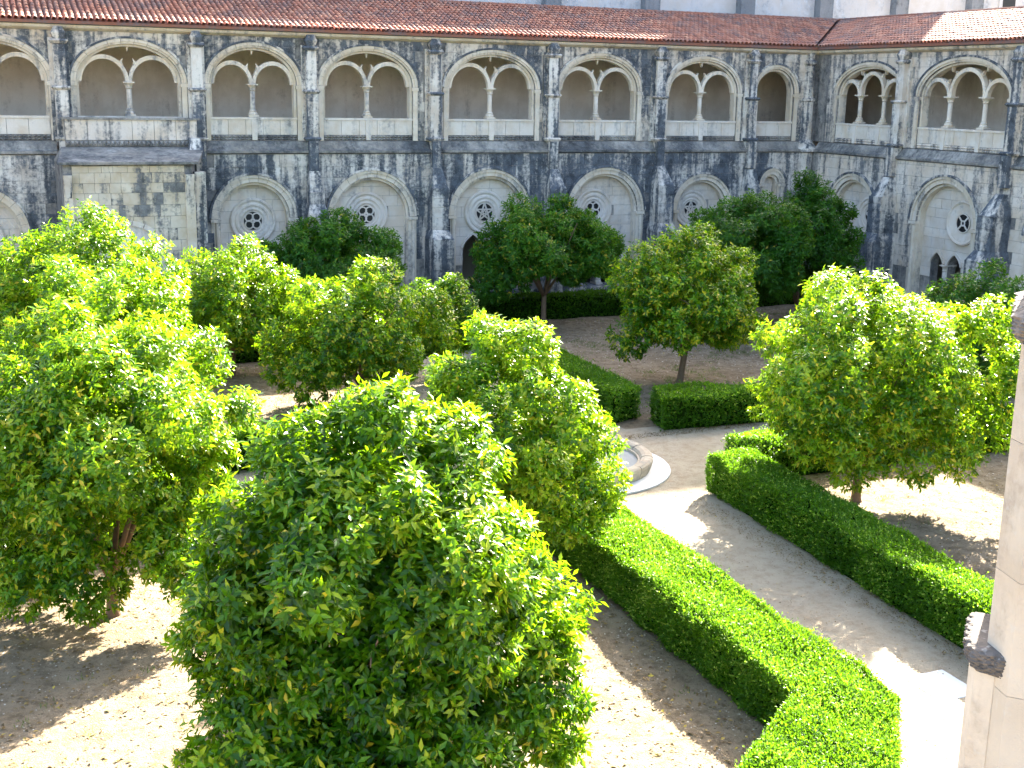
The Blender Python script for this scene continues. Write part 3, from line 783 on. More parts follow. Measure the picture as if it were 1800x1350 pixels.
# ---------------------------------------------------------------- projecting wash-house block of the back wing
PF = 47.3
pav = empty('lavabo_block', (0, 0, 0))
tag(pav, 'projecting block of pale and charcoal ashlar under the second upper arch of the long wing', 'stone block')
Lx, Rx = 2.95, 7.45
core = MB().prism_z([(Lx, PF+0.02), (Rx, PF+0.02), (8.0, 49.98), (2.85, 49.98)], 0.0, 6.50).build('wall', 'stone_mortar', pav)
pz = ell(5.0, 2.9, 1.55, 1.55)
lay_courses('ashlar', 'stone_pavilion', core, Lx+0.30, Rx-0.28, 1.4, 6.46, 0.40, 0.34, 0.80, PF-0.012, PF+0.06, lambda x: pz(x) if abs(x-5.0) < 1.55 else 0.0, None, (3.45, 6.55))
for i in range(11):
    MB().ring(5.0, 2.9, 1.42, 1.42, 1.60, 1.60, math.pi*i/11+0.008, math.pi*(i+1)/11-0.008, PF-0.06, PF+0.05, 3).build('voussoir', 'stone_tymp', core)
MB().strip([3.58, 3.58+0.01] + [5.0-1.40+2.8*i/20 for i in range(1, 20)] + [6.40], [1.0]*22, [2.9, 2.95] + [2.9+math.sqrt(max(0, 1.42**2-(-1.40+2.8*i/20)**2)) for i in range(1, 20)] + [2.95], PF+0.002, PF+0.05).build('arch_infill', 'stone_tymp', core)
for x, w in ((Lx+0.14, 0.15), (Rx-0.12, 0.17)):
    q = MB().box(x-w, x+w, PF-0.16, PF+0.3, 0.0, 6.15).build('pilaster', 'stone_pavilion', pav)
    MB().frustum((x-w*0.6, x+w*0.6, PF-0.10, PF+0.2, 5.0), (x-w*0.9, x+w*0.9, PF-0.30, PF+0.2, 6.15)).build('bracket', 'stone_pier', q)
q = MB().box(Rx+0.12, Rx+0.52, PF+0.25, PF+0.8, 0.0, 6.2).build('pilaster', 'stone_pier', pav)
sh = MB().add([(2.78, PF-0.16, 6.51), (7.66, PF-0.16, 6.51), (8.30, 49.98, 6.52), (2.82, 49.98, 6.52), (2.78, PF-0.16, 6.60), (7.66, PF-0.16, 6.60), (8.3, 49.52, 7.02), (3.1, 49.52, 7.02), (8.3, 49.98, 7.02), (3.1, 49.98, 7.02)],
              [(0, 3, 2, 1), (0, 1, 5, 4), (4, 5, 6, 7), (7, 6, 8, 9), (1, 2, 8, 6, 5), (0, 4, 7, 9, 3)])
sh.build('sloping_ledge', 'stone_ledge', pav)
pp = MB().box(3.25, 8.05, 49.54, 49.76, 7.03, 8.02).build('parapet', 'stone_mortar', pav)
for i in range(6):
    block('parapet_slab', 'stone_right', pp, 3.25+0.8*i+0.008, 3.25+0.8*(i+1)-0.008, 49.50+rng.uniform(-.006, .006), 49.57, 7.28, 8.02)
MB().box(3.15, 8.15, 49.44, 49.82, 8.022, 8.10).build('coping', 'stone_ledge', pp)
t = MB()
for i in range(30):
    x0 = 3.25+0.16*i
    t.add([(x0, 49.52, 7.05), (x0+.16, 49.52, 7.05), (x0+.16, 49.52, 7.26), (x0, 49.52, 7.26), (x0+.08, 49.42, 7.16)], [(0, 1, 4), (1, 2, 4), (2, 3, 4), (3, 0, 4)])
tag(t.build('carved_band', 'stone_ledge', pp), kind='stuff')
for x, w in ((7.92, 0.24),):
    MB().frustum((x-w*1.3, x+w*1.3, PF+1.6, 49.5, 6.6), (x-w*0.8, x+w*0.8, 49.2, 49.6, 7.35)).build('weathering', 'stone_pier', pav)

# ---------------------------------------------------------------- church behind
ch = empty('church', (0, 57.3, 0))
tag(ch, 'tall pale church wall with dark buttress strips rising behind the tiled roof', 'church')
prof = [(-30, 0), (120, 0), (120, 18.0), (53.6, 18.0), (53.6, 30.0), (38.6, 30.0), (38.6, 18.0), (-30, 18.0)]  # unseen upper steps shaped for the shadows they throw on garden and roof
MB().prism_d([(x, z) for x, z in prof], 0.0, 1.4).build('wall', 'stone_church', ch)
for x in (26.35, 31.8, 37.4, 42.3, 47.3, 52.55, 58.0, 63.5):
    top = 17.0 if (x < 38.6 or x > 53.6) else 27.5
    b = MB().frustum((x-0.42, x+0.42, -0.55, 0.02, 0), (x-0.42, x+0.42, -0.5, 0.02, top-1.0)); b.frustum((x-0.42, x+0.42, -0.5, 0.02, top-1.0), (x-0.42, x+0.42, -0.05, 0.02, top))
    b.build('buttress', 'stone_church_dark', ch)
for x in (55.2, 60.8):
    w = MB().prism_d([(x-0.7, 13.4), (x+0.7, 13.4), (x+0.7, 15.9), (x+0.5, 16.6), (x, 16.9), (x-0.5, 16.6), (x-0.7, 15.9)], -0.10, 0.02).build('window', 'stone_church', ch)
    MB().prism_d([(x-0.45, 13.6), (x+0.45, 13.6), (x+0.45, 15.8), (x+0.3, 16.3), (x, 16.6), (x-0.3, 16.3), (x-0.45, 15.8)], -0.14, -0.102).build('dark_fill', 'window_dark', w)
MB().extrude_u([(-0.15, 17.7), (-0.15, 18.0), (0.05, 18.05), (0.05, 17.6)], -30, 38.6).build('cornice', 'stone_church', ch)
MB().extrude_u([(-0.25, 29.7), (-0.25, 30.0), (0.05, 30.05), (0.05, 29.6)], 38.6, 53.6).build('cornice', 'stone_church', ch)

# ---------------------------------------------------------------- foliage builders
def nrm(a): return a/np.maximum(np.linalg.norm(a, axis=1, keepdims=True), 1e-9)
def leaves(P, D, Nn, L, W, tint, fine=True):
    """P base points, D direction, Nn upper side; returns V, F, tint"""
    n = len(P); S = np.cross(D, Nn); L = L[:, None]; W = W[:, None]
    if fine:
        V = np.stack([P, P+D*L*0.46+S*W*0.5+Nn*W*0.16, P+D*L-Nn*L*0.10, P+D*L*0.46-S*W*0.5+Nn*W*0.16, P+D*L*0.5-Nn*W*0.06], 1)
        f = np.array([(0, 4, 1), (1, 4, 2), (0, 3, 4), (3, 2, 4)])
    else:
        V = np.stack([P, P+D*L*0.46+S*W*0.5+Nn*W*0.14, P+D*L-Nn*L*0.06, P+D*L*0.46-S*W*0.5+Nn*W*0.14], 1)
        f = np.array([(0, 2, 1), (0, 3, 2)])
    k = V.shape[1]
    F = (f[None] + (np.arange(n)*k)[:, None, None]).reshape(-1, 3)
    return V.reshape(-1, 3), F, np.repeat(tint, k)

def crown_lobes(rg, c, rx, ry, rz, n, size=0.42):
    lobes = [(np.array(c, float), 0.62*min(rx, ry, rz*1.1))]
    i = 0
    g_ = math.pi*(3-math.sqrt(5))
    for i in range(n):
        y = 1-2*(i+0.5)/n; y = max(y, -0.75); r = math.sqrt(1-y*y); t = g_*i+rg.uniform(-0.4, 0.4)
        k = rg.uniform(0.58, 0.90)
        s = size*rg.uniform(0.72, 1.2)*(rx+ry+rz)/3
        lobes.append((np.array([c[0]+rx*k*r*math.cos(t), c[1]+ry*k*r*math.sin(t), c[2]+rz*k*y]), s))
    return lobes
def crown(name, parent, material, lobes, n_sprig, per, L, W, seed, fine=True, up=0.45, tint_mu=0.48, yellow=0.03, origin=(0, 0, 0)):
    rg = np.random.default_rng(seed)
    C = np.array([l[0] for l in lobes]); Rr = np.array([l[1] for l in lobes]); cen = C.mean(0)
    nn = int(n_sprig*2.4)
    idx = rg.choice(len(lobes), nn, p=Rr**2/np.sum(Rr**2))
    d = nrm(rg.normal(size=(nn, 3))); f = np.where(rg.random(nn) < 0.76, rg.uniform(0.86, 1.06, nn), rg.uniform(0.3, 0.86, nn))
    P = C[idx]+d*(Rr[idx]*f)[:, None]*np.array([1, 1, 0.9])
    dist = np.linalg.norm(P[:, None]-C[None], axis=2)/Rr[None]
    dist[np.arange(len(P)), idx] = 9
    inside = dist.min(1) < 0.80
    keep = (~inside) | (rg.random(len(P)) < 0.36)
    fld = np.zeros(len(P)); rs = np.random.default_rng(seed+5000)
    for q in range(10):
        w = nrm(rs.normal(size=(1, 3)))[0]*rs.uniform(3.0, 8.5); fld += np.sin(P@w+rs.uniform(0, 6.28))
    keep &= ~((f > 0.8) & (fld < -1.3) & (rg.random(len(P)) < 0.92))     # pockets between the leafy clumps
    P = P + d*(0.035*np.clip(fld, -2, 3))[:, None]
    keep &= P[:, 2] > 0.25
    P = P[keep][:n_sprig]; d = d[keep][:n_sprig]; m = len(P); idx = idx[keep][:n_sprig]
    ax = nrm(d*0.8 + nrm(P-cen)*0.5 + np.array([0, 0, up]) + rg.normal(0, 0.33, (m, 3)))
    # leaves round each shoot
    k = np.tile(np.arange(per), m); A = np.repeat(ax, per, 0); B = np.repeat(P, per, 0)
    ref = nrm(np.cross(A, np.array([0.3, 0.5, 0.81]))); ref2 = np.cross(A, ref)
    az = k*2.39996+np.repeat(rg.uniform(0, 6.28, m), per)+rg.normal(0, 0.25, m*per)
    side = ref*np.cos(az)[:, None]+ref2*np.sin(az)[:, None]
    tilt = rg.uniform(0.45, 1.55, m*per)
    D = nrm(A*np.cos(tilt)[:, None]+side*np.sin(tilt)[:, None]+np.array([0, 0, -0.36]))
    Nn = nrm(A-(A*D).sum(1, keepdims=True)*D + rg.normal(0, 0.18, (m*per, 3)))
    Nn = nrm(Nn-(Nn*D).sum(1, keepdims=True)*D)
    B = B - A*(k/per*0.16)[:, None]*(L/0.12) + rg.normal(0, 0.012, (m*per, 3))
    lob_t = rg.normal(0, 0.06, len(lobes))[idx]
    ti = np.repeat(rg.normal(tint_mu, 0.17, m)+lob_t, per)+rg.normal(0, 0.11, m*per)
    ti = np.clip(ti, 0, 0.87)
    yel = rg.random(m*per) < yellow
    sp_y = np.repeat(rg.random(m) < yellow*1.2, per) & (rg.random(m*per) < 0.5)
    ti = np.where(yel | sp_y, rg.uniform(0.88, 1.0, m*per), ti)
    V, F, T = leaves(B, D, Nn, L*rg.uniform(0.7, 1.2, m*per), W*rg.uniform(0.8, 1.15, m*per), ti, fine)
    return raw_mesh(name, V-np.array(origin), F, T, material, parent)

def tree(label, base, H0, rx, ry, rz, cz, seed, n_sprig, per=9, L=0.12, W=0.05, fine=True, material='leaf_orange', off=(0, 0), lobes_n=16, extra=(), mu=0.48, yellow=0.03, size=0.42, lean=(0, 0), fork=0.75, tr=0.11):  # mu: leaf tint, raised on sunlit trees so their light is in colour
    """orange tree: trunk, limbs, crown of leaves. rx, ry, rz crown radii, cz crown centre height"""
    rg = random.Random(seed)
    root = empty('orange_tree', (base[0], base[1], 0))
    tag(root, label, 'tree', 'orange trees in the cloister garden')
    c = (off[0], off[1], cz)
    z1 = fork
    p0 = Vector((0, 0, -0.05)); p1 = Vector((lean[0]*0.5, lean[1]*0.5, z1*0.55)); p2 = Vector((lean[0], lean[1], z1))
    t = MB().tube([p0, Vector((lean[0]*0.1, lean[1]*0.1, 0.12)), p1, p2], [tr*1.55, tr*1.1, tr*0.95, tr*0.92], 10)
    t.build('trunk', 'bark', root, True)
    nl = 6
    for i in range(nl):
        a = 2*math.pi*i/nl+rg.uniform(-0.3, 0.3); e = Vector((c[0]+rx*0.62*math.cos(a), c[1]+ry*0.62*math.sin(a), cz+rz*rg.uniform(-0.1, 0.55)))
        m1 = p2.lerp(e, 0.35)+Vector((rg.uniform(-.12, .12), rg.uniform(-.12, .12), rg.uniform(0.0, 0.2))); m2 = p2.lerp(e, 0.7)+Vector((rg.uniform(-.15, .15), rg.uniform(-.15, .15), 0.12))
        lb = MB().tube([p2-Vector((0, 0, 0.06)), m1, m2, e], [tr*0.62, tr*0.42, tr*0.27, tr*0.09], 7)
        for q in range(3):
            s = m2.lerp(e, rg.uniform(-0.3, 0.6)); w = s+Vector((rg.uniform(-1, 1), rg.uniform(-1, 1), rg.uniform(-0.2, 0.8)))*0.5
            lb.tube([s, s.lerp(w, 0.5)+Vector((0, 0, 0.06)), w], [tr*0.2, tr*0.14, tr*0.05], 5)
        lb.build('limb', 'bark', root, True)
    lobes = crown_lobes(rg, c, rx, ry, rz, lobes_n, size)
    for (ex, ey, ez, er) in extra: lobes.append((np.array([ex, ey, ez]), er))
    crown('crown', root, material, lobes, n_sprig, per, L, W, seed, fine, tint_mu=mu, yellow=yellow)
    return root

# ---------------------------------------------------------------- orange trees
tree('large orange tree in front, its dense crown hiding its trunk, nearest the camera', (4.52, 14.72), 5.6, 2.5, 2.3, 2.5, 2.95, 101, 11500, 9, 0.160, 0.064, lobes_n=40, size=0.27, mu=0.53, yellow=0.02, fork=1.0,
     extra=((0.1, 0.2, 5.2, 0.62), (-0.9, 0.2, 4.75, 0.7), (1.1, 0.2, 4.7, 0.7), (-1.7, 0.2, 3.9, 0.7), (-1.9, -0.6, 1.3, 0.85), (1.9, -0.9, 1.25, 0.75), (-1.2, -1.5, 1.0, 0.8), (0.6, -1.7, 0.95, 0.7), (0.1, -1.3, 1.0, 0.85), (-0.5, -0.6, 1.2, 0.8), (0.7, -0.4, 1.2, 0.8), (2.4, 0.0, 2.4, 0.7), (-2.0, 0.1, 2.7, 0.7)))
tree('bright yellow-green orange tree between the front tree and the round fountain', (8.86, 20.68), 5.2, 1.75, 1.75, 2.0, 2.95, 102, 5400, 9, 0.135, 0.055, lobes_n=30, size=0.30, mu=0.68, yellow=0.05,
     extra=((-0.35, 0.2, 4.95, 0.48), (0.25, 0.1, 4.7, 0.5), (1.15, -0.1, 2.2, 0.75), (1.3, -0.5, 1.6, 0.6), (-0.9, 0.3, 4.2, 0.55), (1.1, 0.0, 3.2, 0.6), (1.65, -0.2, 2.7, 0.6), (1.75, -0.3, 2.1, 0.6)))
tree('tall orange tree at the left with a bare low trunk over dappled ground', (1.75, 22.05), 5.6, 2.35, 2.1, 2.3, 3.15, 103, 7400, 9, 0.145, 0.058, lobes_n=36, size=0.28, mu=0.62, yellow=0.05,
     extra=((-0.6, 0, 5.3, 0.55), (0.9, 0, 5.0, 0.6), (2.2, -0.3, 2.0, 0.65), (-1.6, -0.8, 1.2, 0.7), (-0.4, -1.4, 1.15, 0.6), (1.3, -1.1, 1.2, 0.6), (2.35, 0.2, 3.6, 0.5)))
tree('sunlit orange tree rising directly behind the tall left tree', (2.3, 27.9), 5.7, 2.4, 2.2, 2.3, 3.35, 104, 5000, 8, 0.15, 0.062, lobes_n=30, size=0.29, mu=0.64, yellow=0.04, extra=((-0.9, 0, 5.3, 0.6), (1.2, 0, 4.9, 0.6)))
tree('round-topped sunlit orange tree in front of the ashlar block', (2.6, 36.4), 5.9, 2.8, 2.4, 2.35, 3.6, 105, 5000, 8, 0.16, 0.068, False, lobes_n=28, size=0.30, mu=0.64, yellow=0.05, extra=((0.2, 0, 5.55, 0.7), (-2.3, 0, 3.9, 0.8), (2.3, 0, 4.0, 0.7)))
tree('partly cut off orange tree at the left edge beside the tall left tree', (-1.3, 25.0), 4.6, 2.1, 2.0, 2.1, 2.5, 106, 3600, 8, 0.15, 0.062, False, lobes_n=20, size=0.33, mu=0.46)
tree('orange tree, sunlight painted into its pale green leaves, standing left of the dark tree by the wall', (7.4, 40.3), 4.2, 2.5, 2.2, 1.75, 2.4, 107, 4400, 8, 0.16, 0.064, False, lobes_n=26, size=0.31, mu=0.70, yellow=0.06, extra=((2.2, 0, 1.9, 0.8), (-1.9, 0, 2.0, 0.7)))
tree('low spreading orange tree half in shade in the middle of the garden', (10.2, 35.0), 4.3, 2.7, 2.3, 1.8, 2.4, 108, 4800, 8, 0.155, 0.064, False, lobes_n=28, size=0.29, mu=0.58, yellow=0.09, extra=((-1.6, -0.7, 1.15, 0.85), (2.5, 0.2, 2.2, 0.75), (0.2, 0, 3.95, 0.55), (-2.2, -0.3, 1.5, 0.7)))
tree('dull green bushy orange tree just behind the low spreading tree', (13.6, 37.6), 3.6, 1.45, 1.4, 1.35, 2.05, 116, 2300, 8, 0.16, 0.066, False, lobes_n=18, size=0.34, mu=0.46, yellow=0.03)
tree('dark shaded orange tree before the arches, beside the tall grey buttress', (12.1, 45.2), 4.7, 2.8, 2.1, 1.85, 2.85, 109, 4600, 8, 0.175, 0.07, False, material='leaf_shaded', lobes_n=26, size=0.30, mu=0.42, yellow=0.01, extra=((0.1, 0, 4.5, 0.55), (0.9, 0, 4.3, 0.5)))
tree('broad dark orange tree with a slim straight trunk before the back hedge', (20.95, 45.4), 5.3, 3.1, 2.4, 1.9, 3.3, 110, 5200, 8, 0.175, 0.07, False, material='leaf_shaded', lobes_n=28, size=0.29, mu=0.55, yellow=0.05, fork=1.3, extra=((-2.5, 0, 1.7, 0.7), (2.7, 0, 3.2, 0.75)))
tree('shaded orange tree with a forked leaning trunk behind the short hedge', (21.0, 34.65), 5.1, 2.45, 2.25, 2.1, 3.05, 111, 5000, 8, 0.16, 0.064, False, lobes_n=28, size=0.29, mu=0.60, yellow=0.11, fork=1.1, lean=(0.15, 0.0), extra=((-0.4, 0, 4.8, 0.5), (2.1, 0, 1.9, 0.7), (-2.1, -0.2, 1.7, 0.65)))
tree('deep green shaded orange tree in the far corner, its crown left of its twin', (27.7, 41.2), 5.8, 2.7, 2.4, 2.6, 3.25, 112, 5000, 8, 0.175, 0.07, False, material='leaf_shaded', lobes_n=28, size=0.29, mu=0.40, yellow=0.008, extra=((-2.3, 0, 3.9, 0.7),))
tree('tallest deep green orange tree in the far corner where the wings meet', (31.2, 42.4), 6.1, 2.4, 2.3, 2.75, 3.5, 113, 4600, 8, 0.175, 0.07, False, material='leaf_shaded', lobes_n=28, size=0.29, mu=0.34, yellow=0.006, extra=((2.1, 0, 3.4, 0.8), (0, 0, 5.9, 0.5)))
tree('wide sunlit orange tree inside the hedge beside the sandy path', (18.7, 22.6), 5.4, 3.1, 2.6, 2.25, 3.05, 114, 8000, 9, 0.145, 0.058, lobes_n=40, size=0.27, mu=0.66, yellow=0.08, off=(0.25, 0.0), fork=0.9,
     extra=((-0.9, 0.6, 5.0, 0.55), (0.3, 0.3, 5.1, 0.55), (2.2, -1.4, 4.5, 0.6), (2.9, -1.6, 3.6, 0.7), (-1.5, 1.2, 2.4, 0.8), (-0.9, -0.6, 1.3, 0.7), (1.4, -1.6, 1.6, 0.75), (0.4, -1.3, 1.5, 0.75), (2.7, -1.5, 2.2, 0.8), (3.0, -1.9, 3.0, 0.75), (2.0, -0.8, 1.7, 0.8)))
tree('small dark orange tree mostly hidden behind the wide sunlit tree', (28.3, 29.4), 4.3, 1.6, 1.6, 1.5, 2.75, 115, 2000, 8, 0.15, 0.062, False, material='leaf_shaded', lobes_n=12, size=0.42, mu=0.45)

# ---------------------------------------------------------------- hedges
def in_poly(px, py, poly):
    r = np.zeros(len(px), bool); n = len(poly)
    for i in range(n):
        x0, y0 = poly[i]; x1, y1 = poly[(i+1) % n]
        c = ((y0 > py) != (y1 > py)) & (px < (x1-x0)*(py-y0)/((y1-y0) if abs(y1-y0) > 1e-9 else 1e-9)+x0)
        r ^= c
    return r
def bumps(x, y, seed):
    r = np.random.default_rng(int(seed)+900); out = np.zeros_like(x)
    for k in range(9):
        f = r.uniform(0.7, 5.5); a = r.uniform(0, 6.28); out += np.sin((x*math.cos(a)+y*math.sin(a))*f+r.uniform(0, 6.28))/(0.8+0.45*f)
    return out*0.75
def hedge(label, poly, dens, L, W, seed, h=1.0, mu=0.5):  # mu: leaf tint, lowered on shaded hedges, putting shade into their colour
    """clipped box hedge: dark inner mass and small leaves on short shoots. poly is counter-clockwise"""
    rg = np.random.default_rng(seed)
    root = empty('box_hedge', (poly[0][0], poly[0][1], 0)); tag(root, label, 'hedge', 'clipped box hedges of the garden')
    o = np.array([poly[0][0], poly[0][1], 0.0]); P2 = np.array(poly); cen = P2.mean(0); n = len(poly)
    ins = []
    for i in range(n):
        a, b, c = P2[i-1], P2[i], P2[(i+1) % n]
        e1 = (b-a)/np.linalg.norm(b-a); e2 = (c-b)/np.linalg.norm(c-b)
        n1 = np.array([-e1[1], e1[0]]); n2 = np.array([-e2[1], e2[0]]); m = n1+n2; m = m/max(np.dot(m, n1), 0.3)
        ins.append(b+m*0.13)
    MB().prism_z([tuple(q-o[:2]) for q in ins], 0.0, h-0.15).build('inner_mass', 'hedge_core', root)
    pts, nor = [], []
    lo, hi = P2.min(0), P2.max(0); A = np.prod(hi-lo)
    k = int(A*dens); xy = rg.uniform(lo, hi, (k, 2)); xy = xy[in_poly(xy[:, 0], xy[:, 1], poly)]
    wav = bumps(xy[:, 0], xy[:, 1], seed)*0.055+rg.normal(0, 0.016, len(xy))
    ed = np.full(len(xy), 9.0)
    for i in range(n):
        a, b = P2[i], P2[(i+1) % n]; l = np.linalg.norm(b-a); e = (b-a)/l; q = np.clip((xy-a)@e, 0, l); ed = np.minimum(ed, np.linalg.norm(xy-a-q[:, None]*e, axis=1))
    wav -= 0.09*np.clip(1-ed/0.16, 0, 1)**2
    pts.append(np.c_[xy, np.full(len(xy), h-0.05)+wav]); nor.append(np.tile([0, 0, 1.0], (len(xy), 1)))
    for i in range(n):
        a, b = P2[i], P2[(i+1) % n]; l = np.linalg.norm(b-a); e = (b-a)/l; nn = np.array([e[1], -e[0]])
        k = int(l*h*dens*0.9); s = rg.uniform(0, l, k); z = rg.uniform(0.03, h-0.03, k)
        w = bumps(s*1.3, z*1.6+i*7.0, seed+3)*0.06-0.05*np.clip(1-z/0.2, 0, 1)-0.07*np.clip((z-h+0.16)/0.16, 0, 1)**2+rg.normal(0, 0.014, k)
        q = a+e*s[:, None]+nn*(w-0.045)[:, None]
        pts.append(np.c_[q, z]); nor.append(np.tile([nn[0], nn[1], 0.0], (k, 1)))
    Pt = np.concatenate(pts); Nr = np.concatenate(nor); m = len(Pt); per = 4
    ax = nrm(Nr*0.75+np.array([0, 0, 0.55])+rg.normal(0, 0.3, (m, 3)))
    kk = np.tile(np.arange(per), m); A = np.repeat(ax, per, 0); B = np.repeat(Pt, per, 0)
    shoot = np.repeat(np.where(rg.random(m) < 0.07, rg.uniform(1.4, 3.4, m), rg.uniform(0.6, 1.1, m)), per)
    ref = nrm(np.cross(A, np.array([0.3, 0.5, 0.81]))); ref2 = np.cross(A, ref)
    az = kk*2.39996+np.repeat(rg.uniform(0, 6.28, m), per); side = ref*np.cos(az)[:, None]+ref2*np.sin(az)[:, None]
    tilt = rg.uniform(0.25, 1.15, m*per)
    D = nrm(A*np.cos(tilt)[:, None]+side*np.sin(tilt)[:, None]); Nn = nrm(A-(A*D).sum(1, keepdims=True)*D)
    B = B+A*(kk/per*shoot*L*1.1)[:, None]
    patch = bumps(Pt[:, 0]*0.9+Pt[:, 2], Pt[:, 1]*0.9, seed+7)
    ti = np.clip(np.repeat(rg.normal(mu, 0.14, m)+0.10*patch, per)+rg.normal(0, 0.1, m*per)+(shoot > 1.25)*0.3, 0, 1)
    V, F, T = leaves(B, D, Nn, L*rg.uniform(0.7, 1.25, m*per), W*rg.uniform(0.8, 1.2, m*per), ti, False)
    raw_mesh('foliage', V-o, F, T, 'leaf_box', root)

hedge('long sunlit box hedge along the left side of the sandy path', [(10.42, 13.6), (8.3, 11.9), (9.7, 10.5), (11.72, 12.85), (11.86, 13.8), (12.05, 24.6), (10.5, 24.6)], 1150, 0.055, 0.026, 201, 1.0, 0.58)
hedge('long box hedge along the right side of the sandy path, shading it', [(15.02, 12.6), (16.1, 11.8), (16.2, 15.0), (16.95, 24.45), (15.72, 24.45), (15.35, 18.0)], 900, 0.055, 0.028, 202, 1.0, 0.54)
hedge('short box hedge end behind the right path hedge under the wide sunlit tree', [(17.0, 24.7), (35.0, 24.6), (35.0, 25.6), (17.0, 25.7)], 330, 0.075, 0.04, 203, 1.0, 0.56)
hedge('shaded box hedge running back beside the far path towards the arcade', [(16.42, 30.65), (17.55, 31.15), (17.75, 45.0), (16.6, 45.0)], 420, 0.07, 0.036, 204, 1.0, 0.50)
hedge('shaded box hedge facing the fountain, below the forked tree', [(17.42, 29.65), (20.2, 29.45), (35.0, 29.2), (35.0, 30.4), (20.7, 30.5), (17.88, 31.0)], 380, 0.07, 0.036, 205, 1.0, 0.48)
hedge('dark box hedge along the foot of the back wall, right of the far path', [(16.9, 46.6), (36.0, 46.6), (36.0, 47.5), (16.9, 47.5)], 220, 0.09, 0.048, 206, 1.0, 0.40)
hedge('dark box hedge behind the pale green tree, near the back wall', [(-6.0, 42.4), (11.6, 42.2), (11.6, 43.2), (-6.0, 43.4)], 200, 0.09, 0.048, 207, 1.0, 0.42)
hedge('box hedge behind the tall left tree along the cross path', [(-8.0, 25.0), (10.0, 24.9), (10.0, 25.9), (-8.0, 26.0)], 320, 0.075, 0.04, 208, 1.0, 0.56)
hedge('box hedge below the low spreading tree along the far side of the cross path', [(-8.0, 30.0), (10.2, 29.8), (10.2, 30.8), (-8.0, 31.0)], 240, 0.085, 0.045, 209, 1.0, 0.52)

# ---------------------------------------------------------------- fountain
fo = empty('fountain', (PC[0], PC[1], 0)); tag(fo, 'round stone fountain basin with still grey water at the path crossing', 'fountain')
MB().lathe([(2.46, 0.0), (2.46, 0.045), (2.44, 0.05), (0.0, 0.05)], 0, 0, 0.012, 64).build('paving_ring', 'paving', fo)
basin = MB().lathe([(1.92, 0.05), (1.86, 0.30), (1.62, 0.30), (1.60, 0.10), (0, 0.10)], 0, 0, 0.01, 48).build('basin', 'stone_basin', fo)
MB().lathe([(1.70, 0.0), (0, 0.0)], 0, 0, 0.24, 48).build('water', 'water', fo)
for i in range(12):
    v = MB(); n = 5; t0, t1 = 2*math.pi*i/12+0.008, 2*math.pi*(i+1)/12-0.008
    pr = [(1.93, 0.06), (1.98, 0.20), (2.01, 0.30), (2.0, 0.37), (1.94, 0.41), (1.81, 0.41), (1.72, 0.38), (1.67, 0.32), (1.66, 0.2)]
    m = len(pr); jz = rng.uniform(-0.008, 0.012); vv = []
    for k in range(n+1):
        t = t0+(t1-t0)*k/n
        vv += [(r*math.cos(t), r*math.sin(t), z+jz) for r, z in pr]
    ff = [(k*m+j, (k+1)*m+j, (k+1)*m+(j+1) % m, k*m+(j+1) % m) for k in range(n) for j in range(m)] + [tuple(range(m))[::-1], tuple(n*m+j for j in range(m))]
    v.add(vv, ff).build('rim_stone', 'stone_basin', basin)
ped = MB().lathe([(0.34, 0.1), (0.30, 0.4), (0.18, 0.5), (0.16, 0.95), (0.24, 1.05), (0.62, 1.2), (0.66, 1.28), (0.55, 1.26), (0.0, 1.2)], 0, 0, 0.0, 24)
ped.build('pedestal_bowl', 'stone_basin', fo, True)

sb = MB().frustum((13.58, 14.40, 13.95, 14.85, 0.0), (13.585, 14.395, 13.955, 14.845, 0.016)).build('paving_slab', 'paving')
tag(sb, 'pale square stone slab set in the sandy path', 'slab')

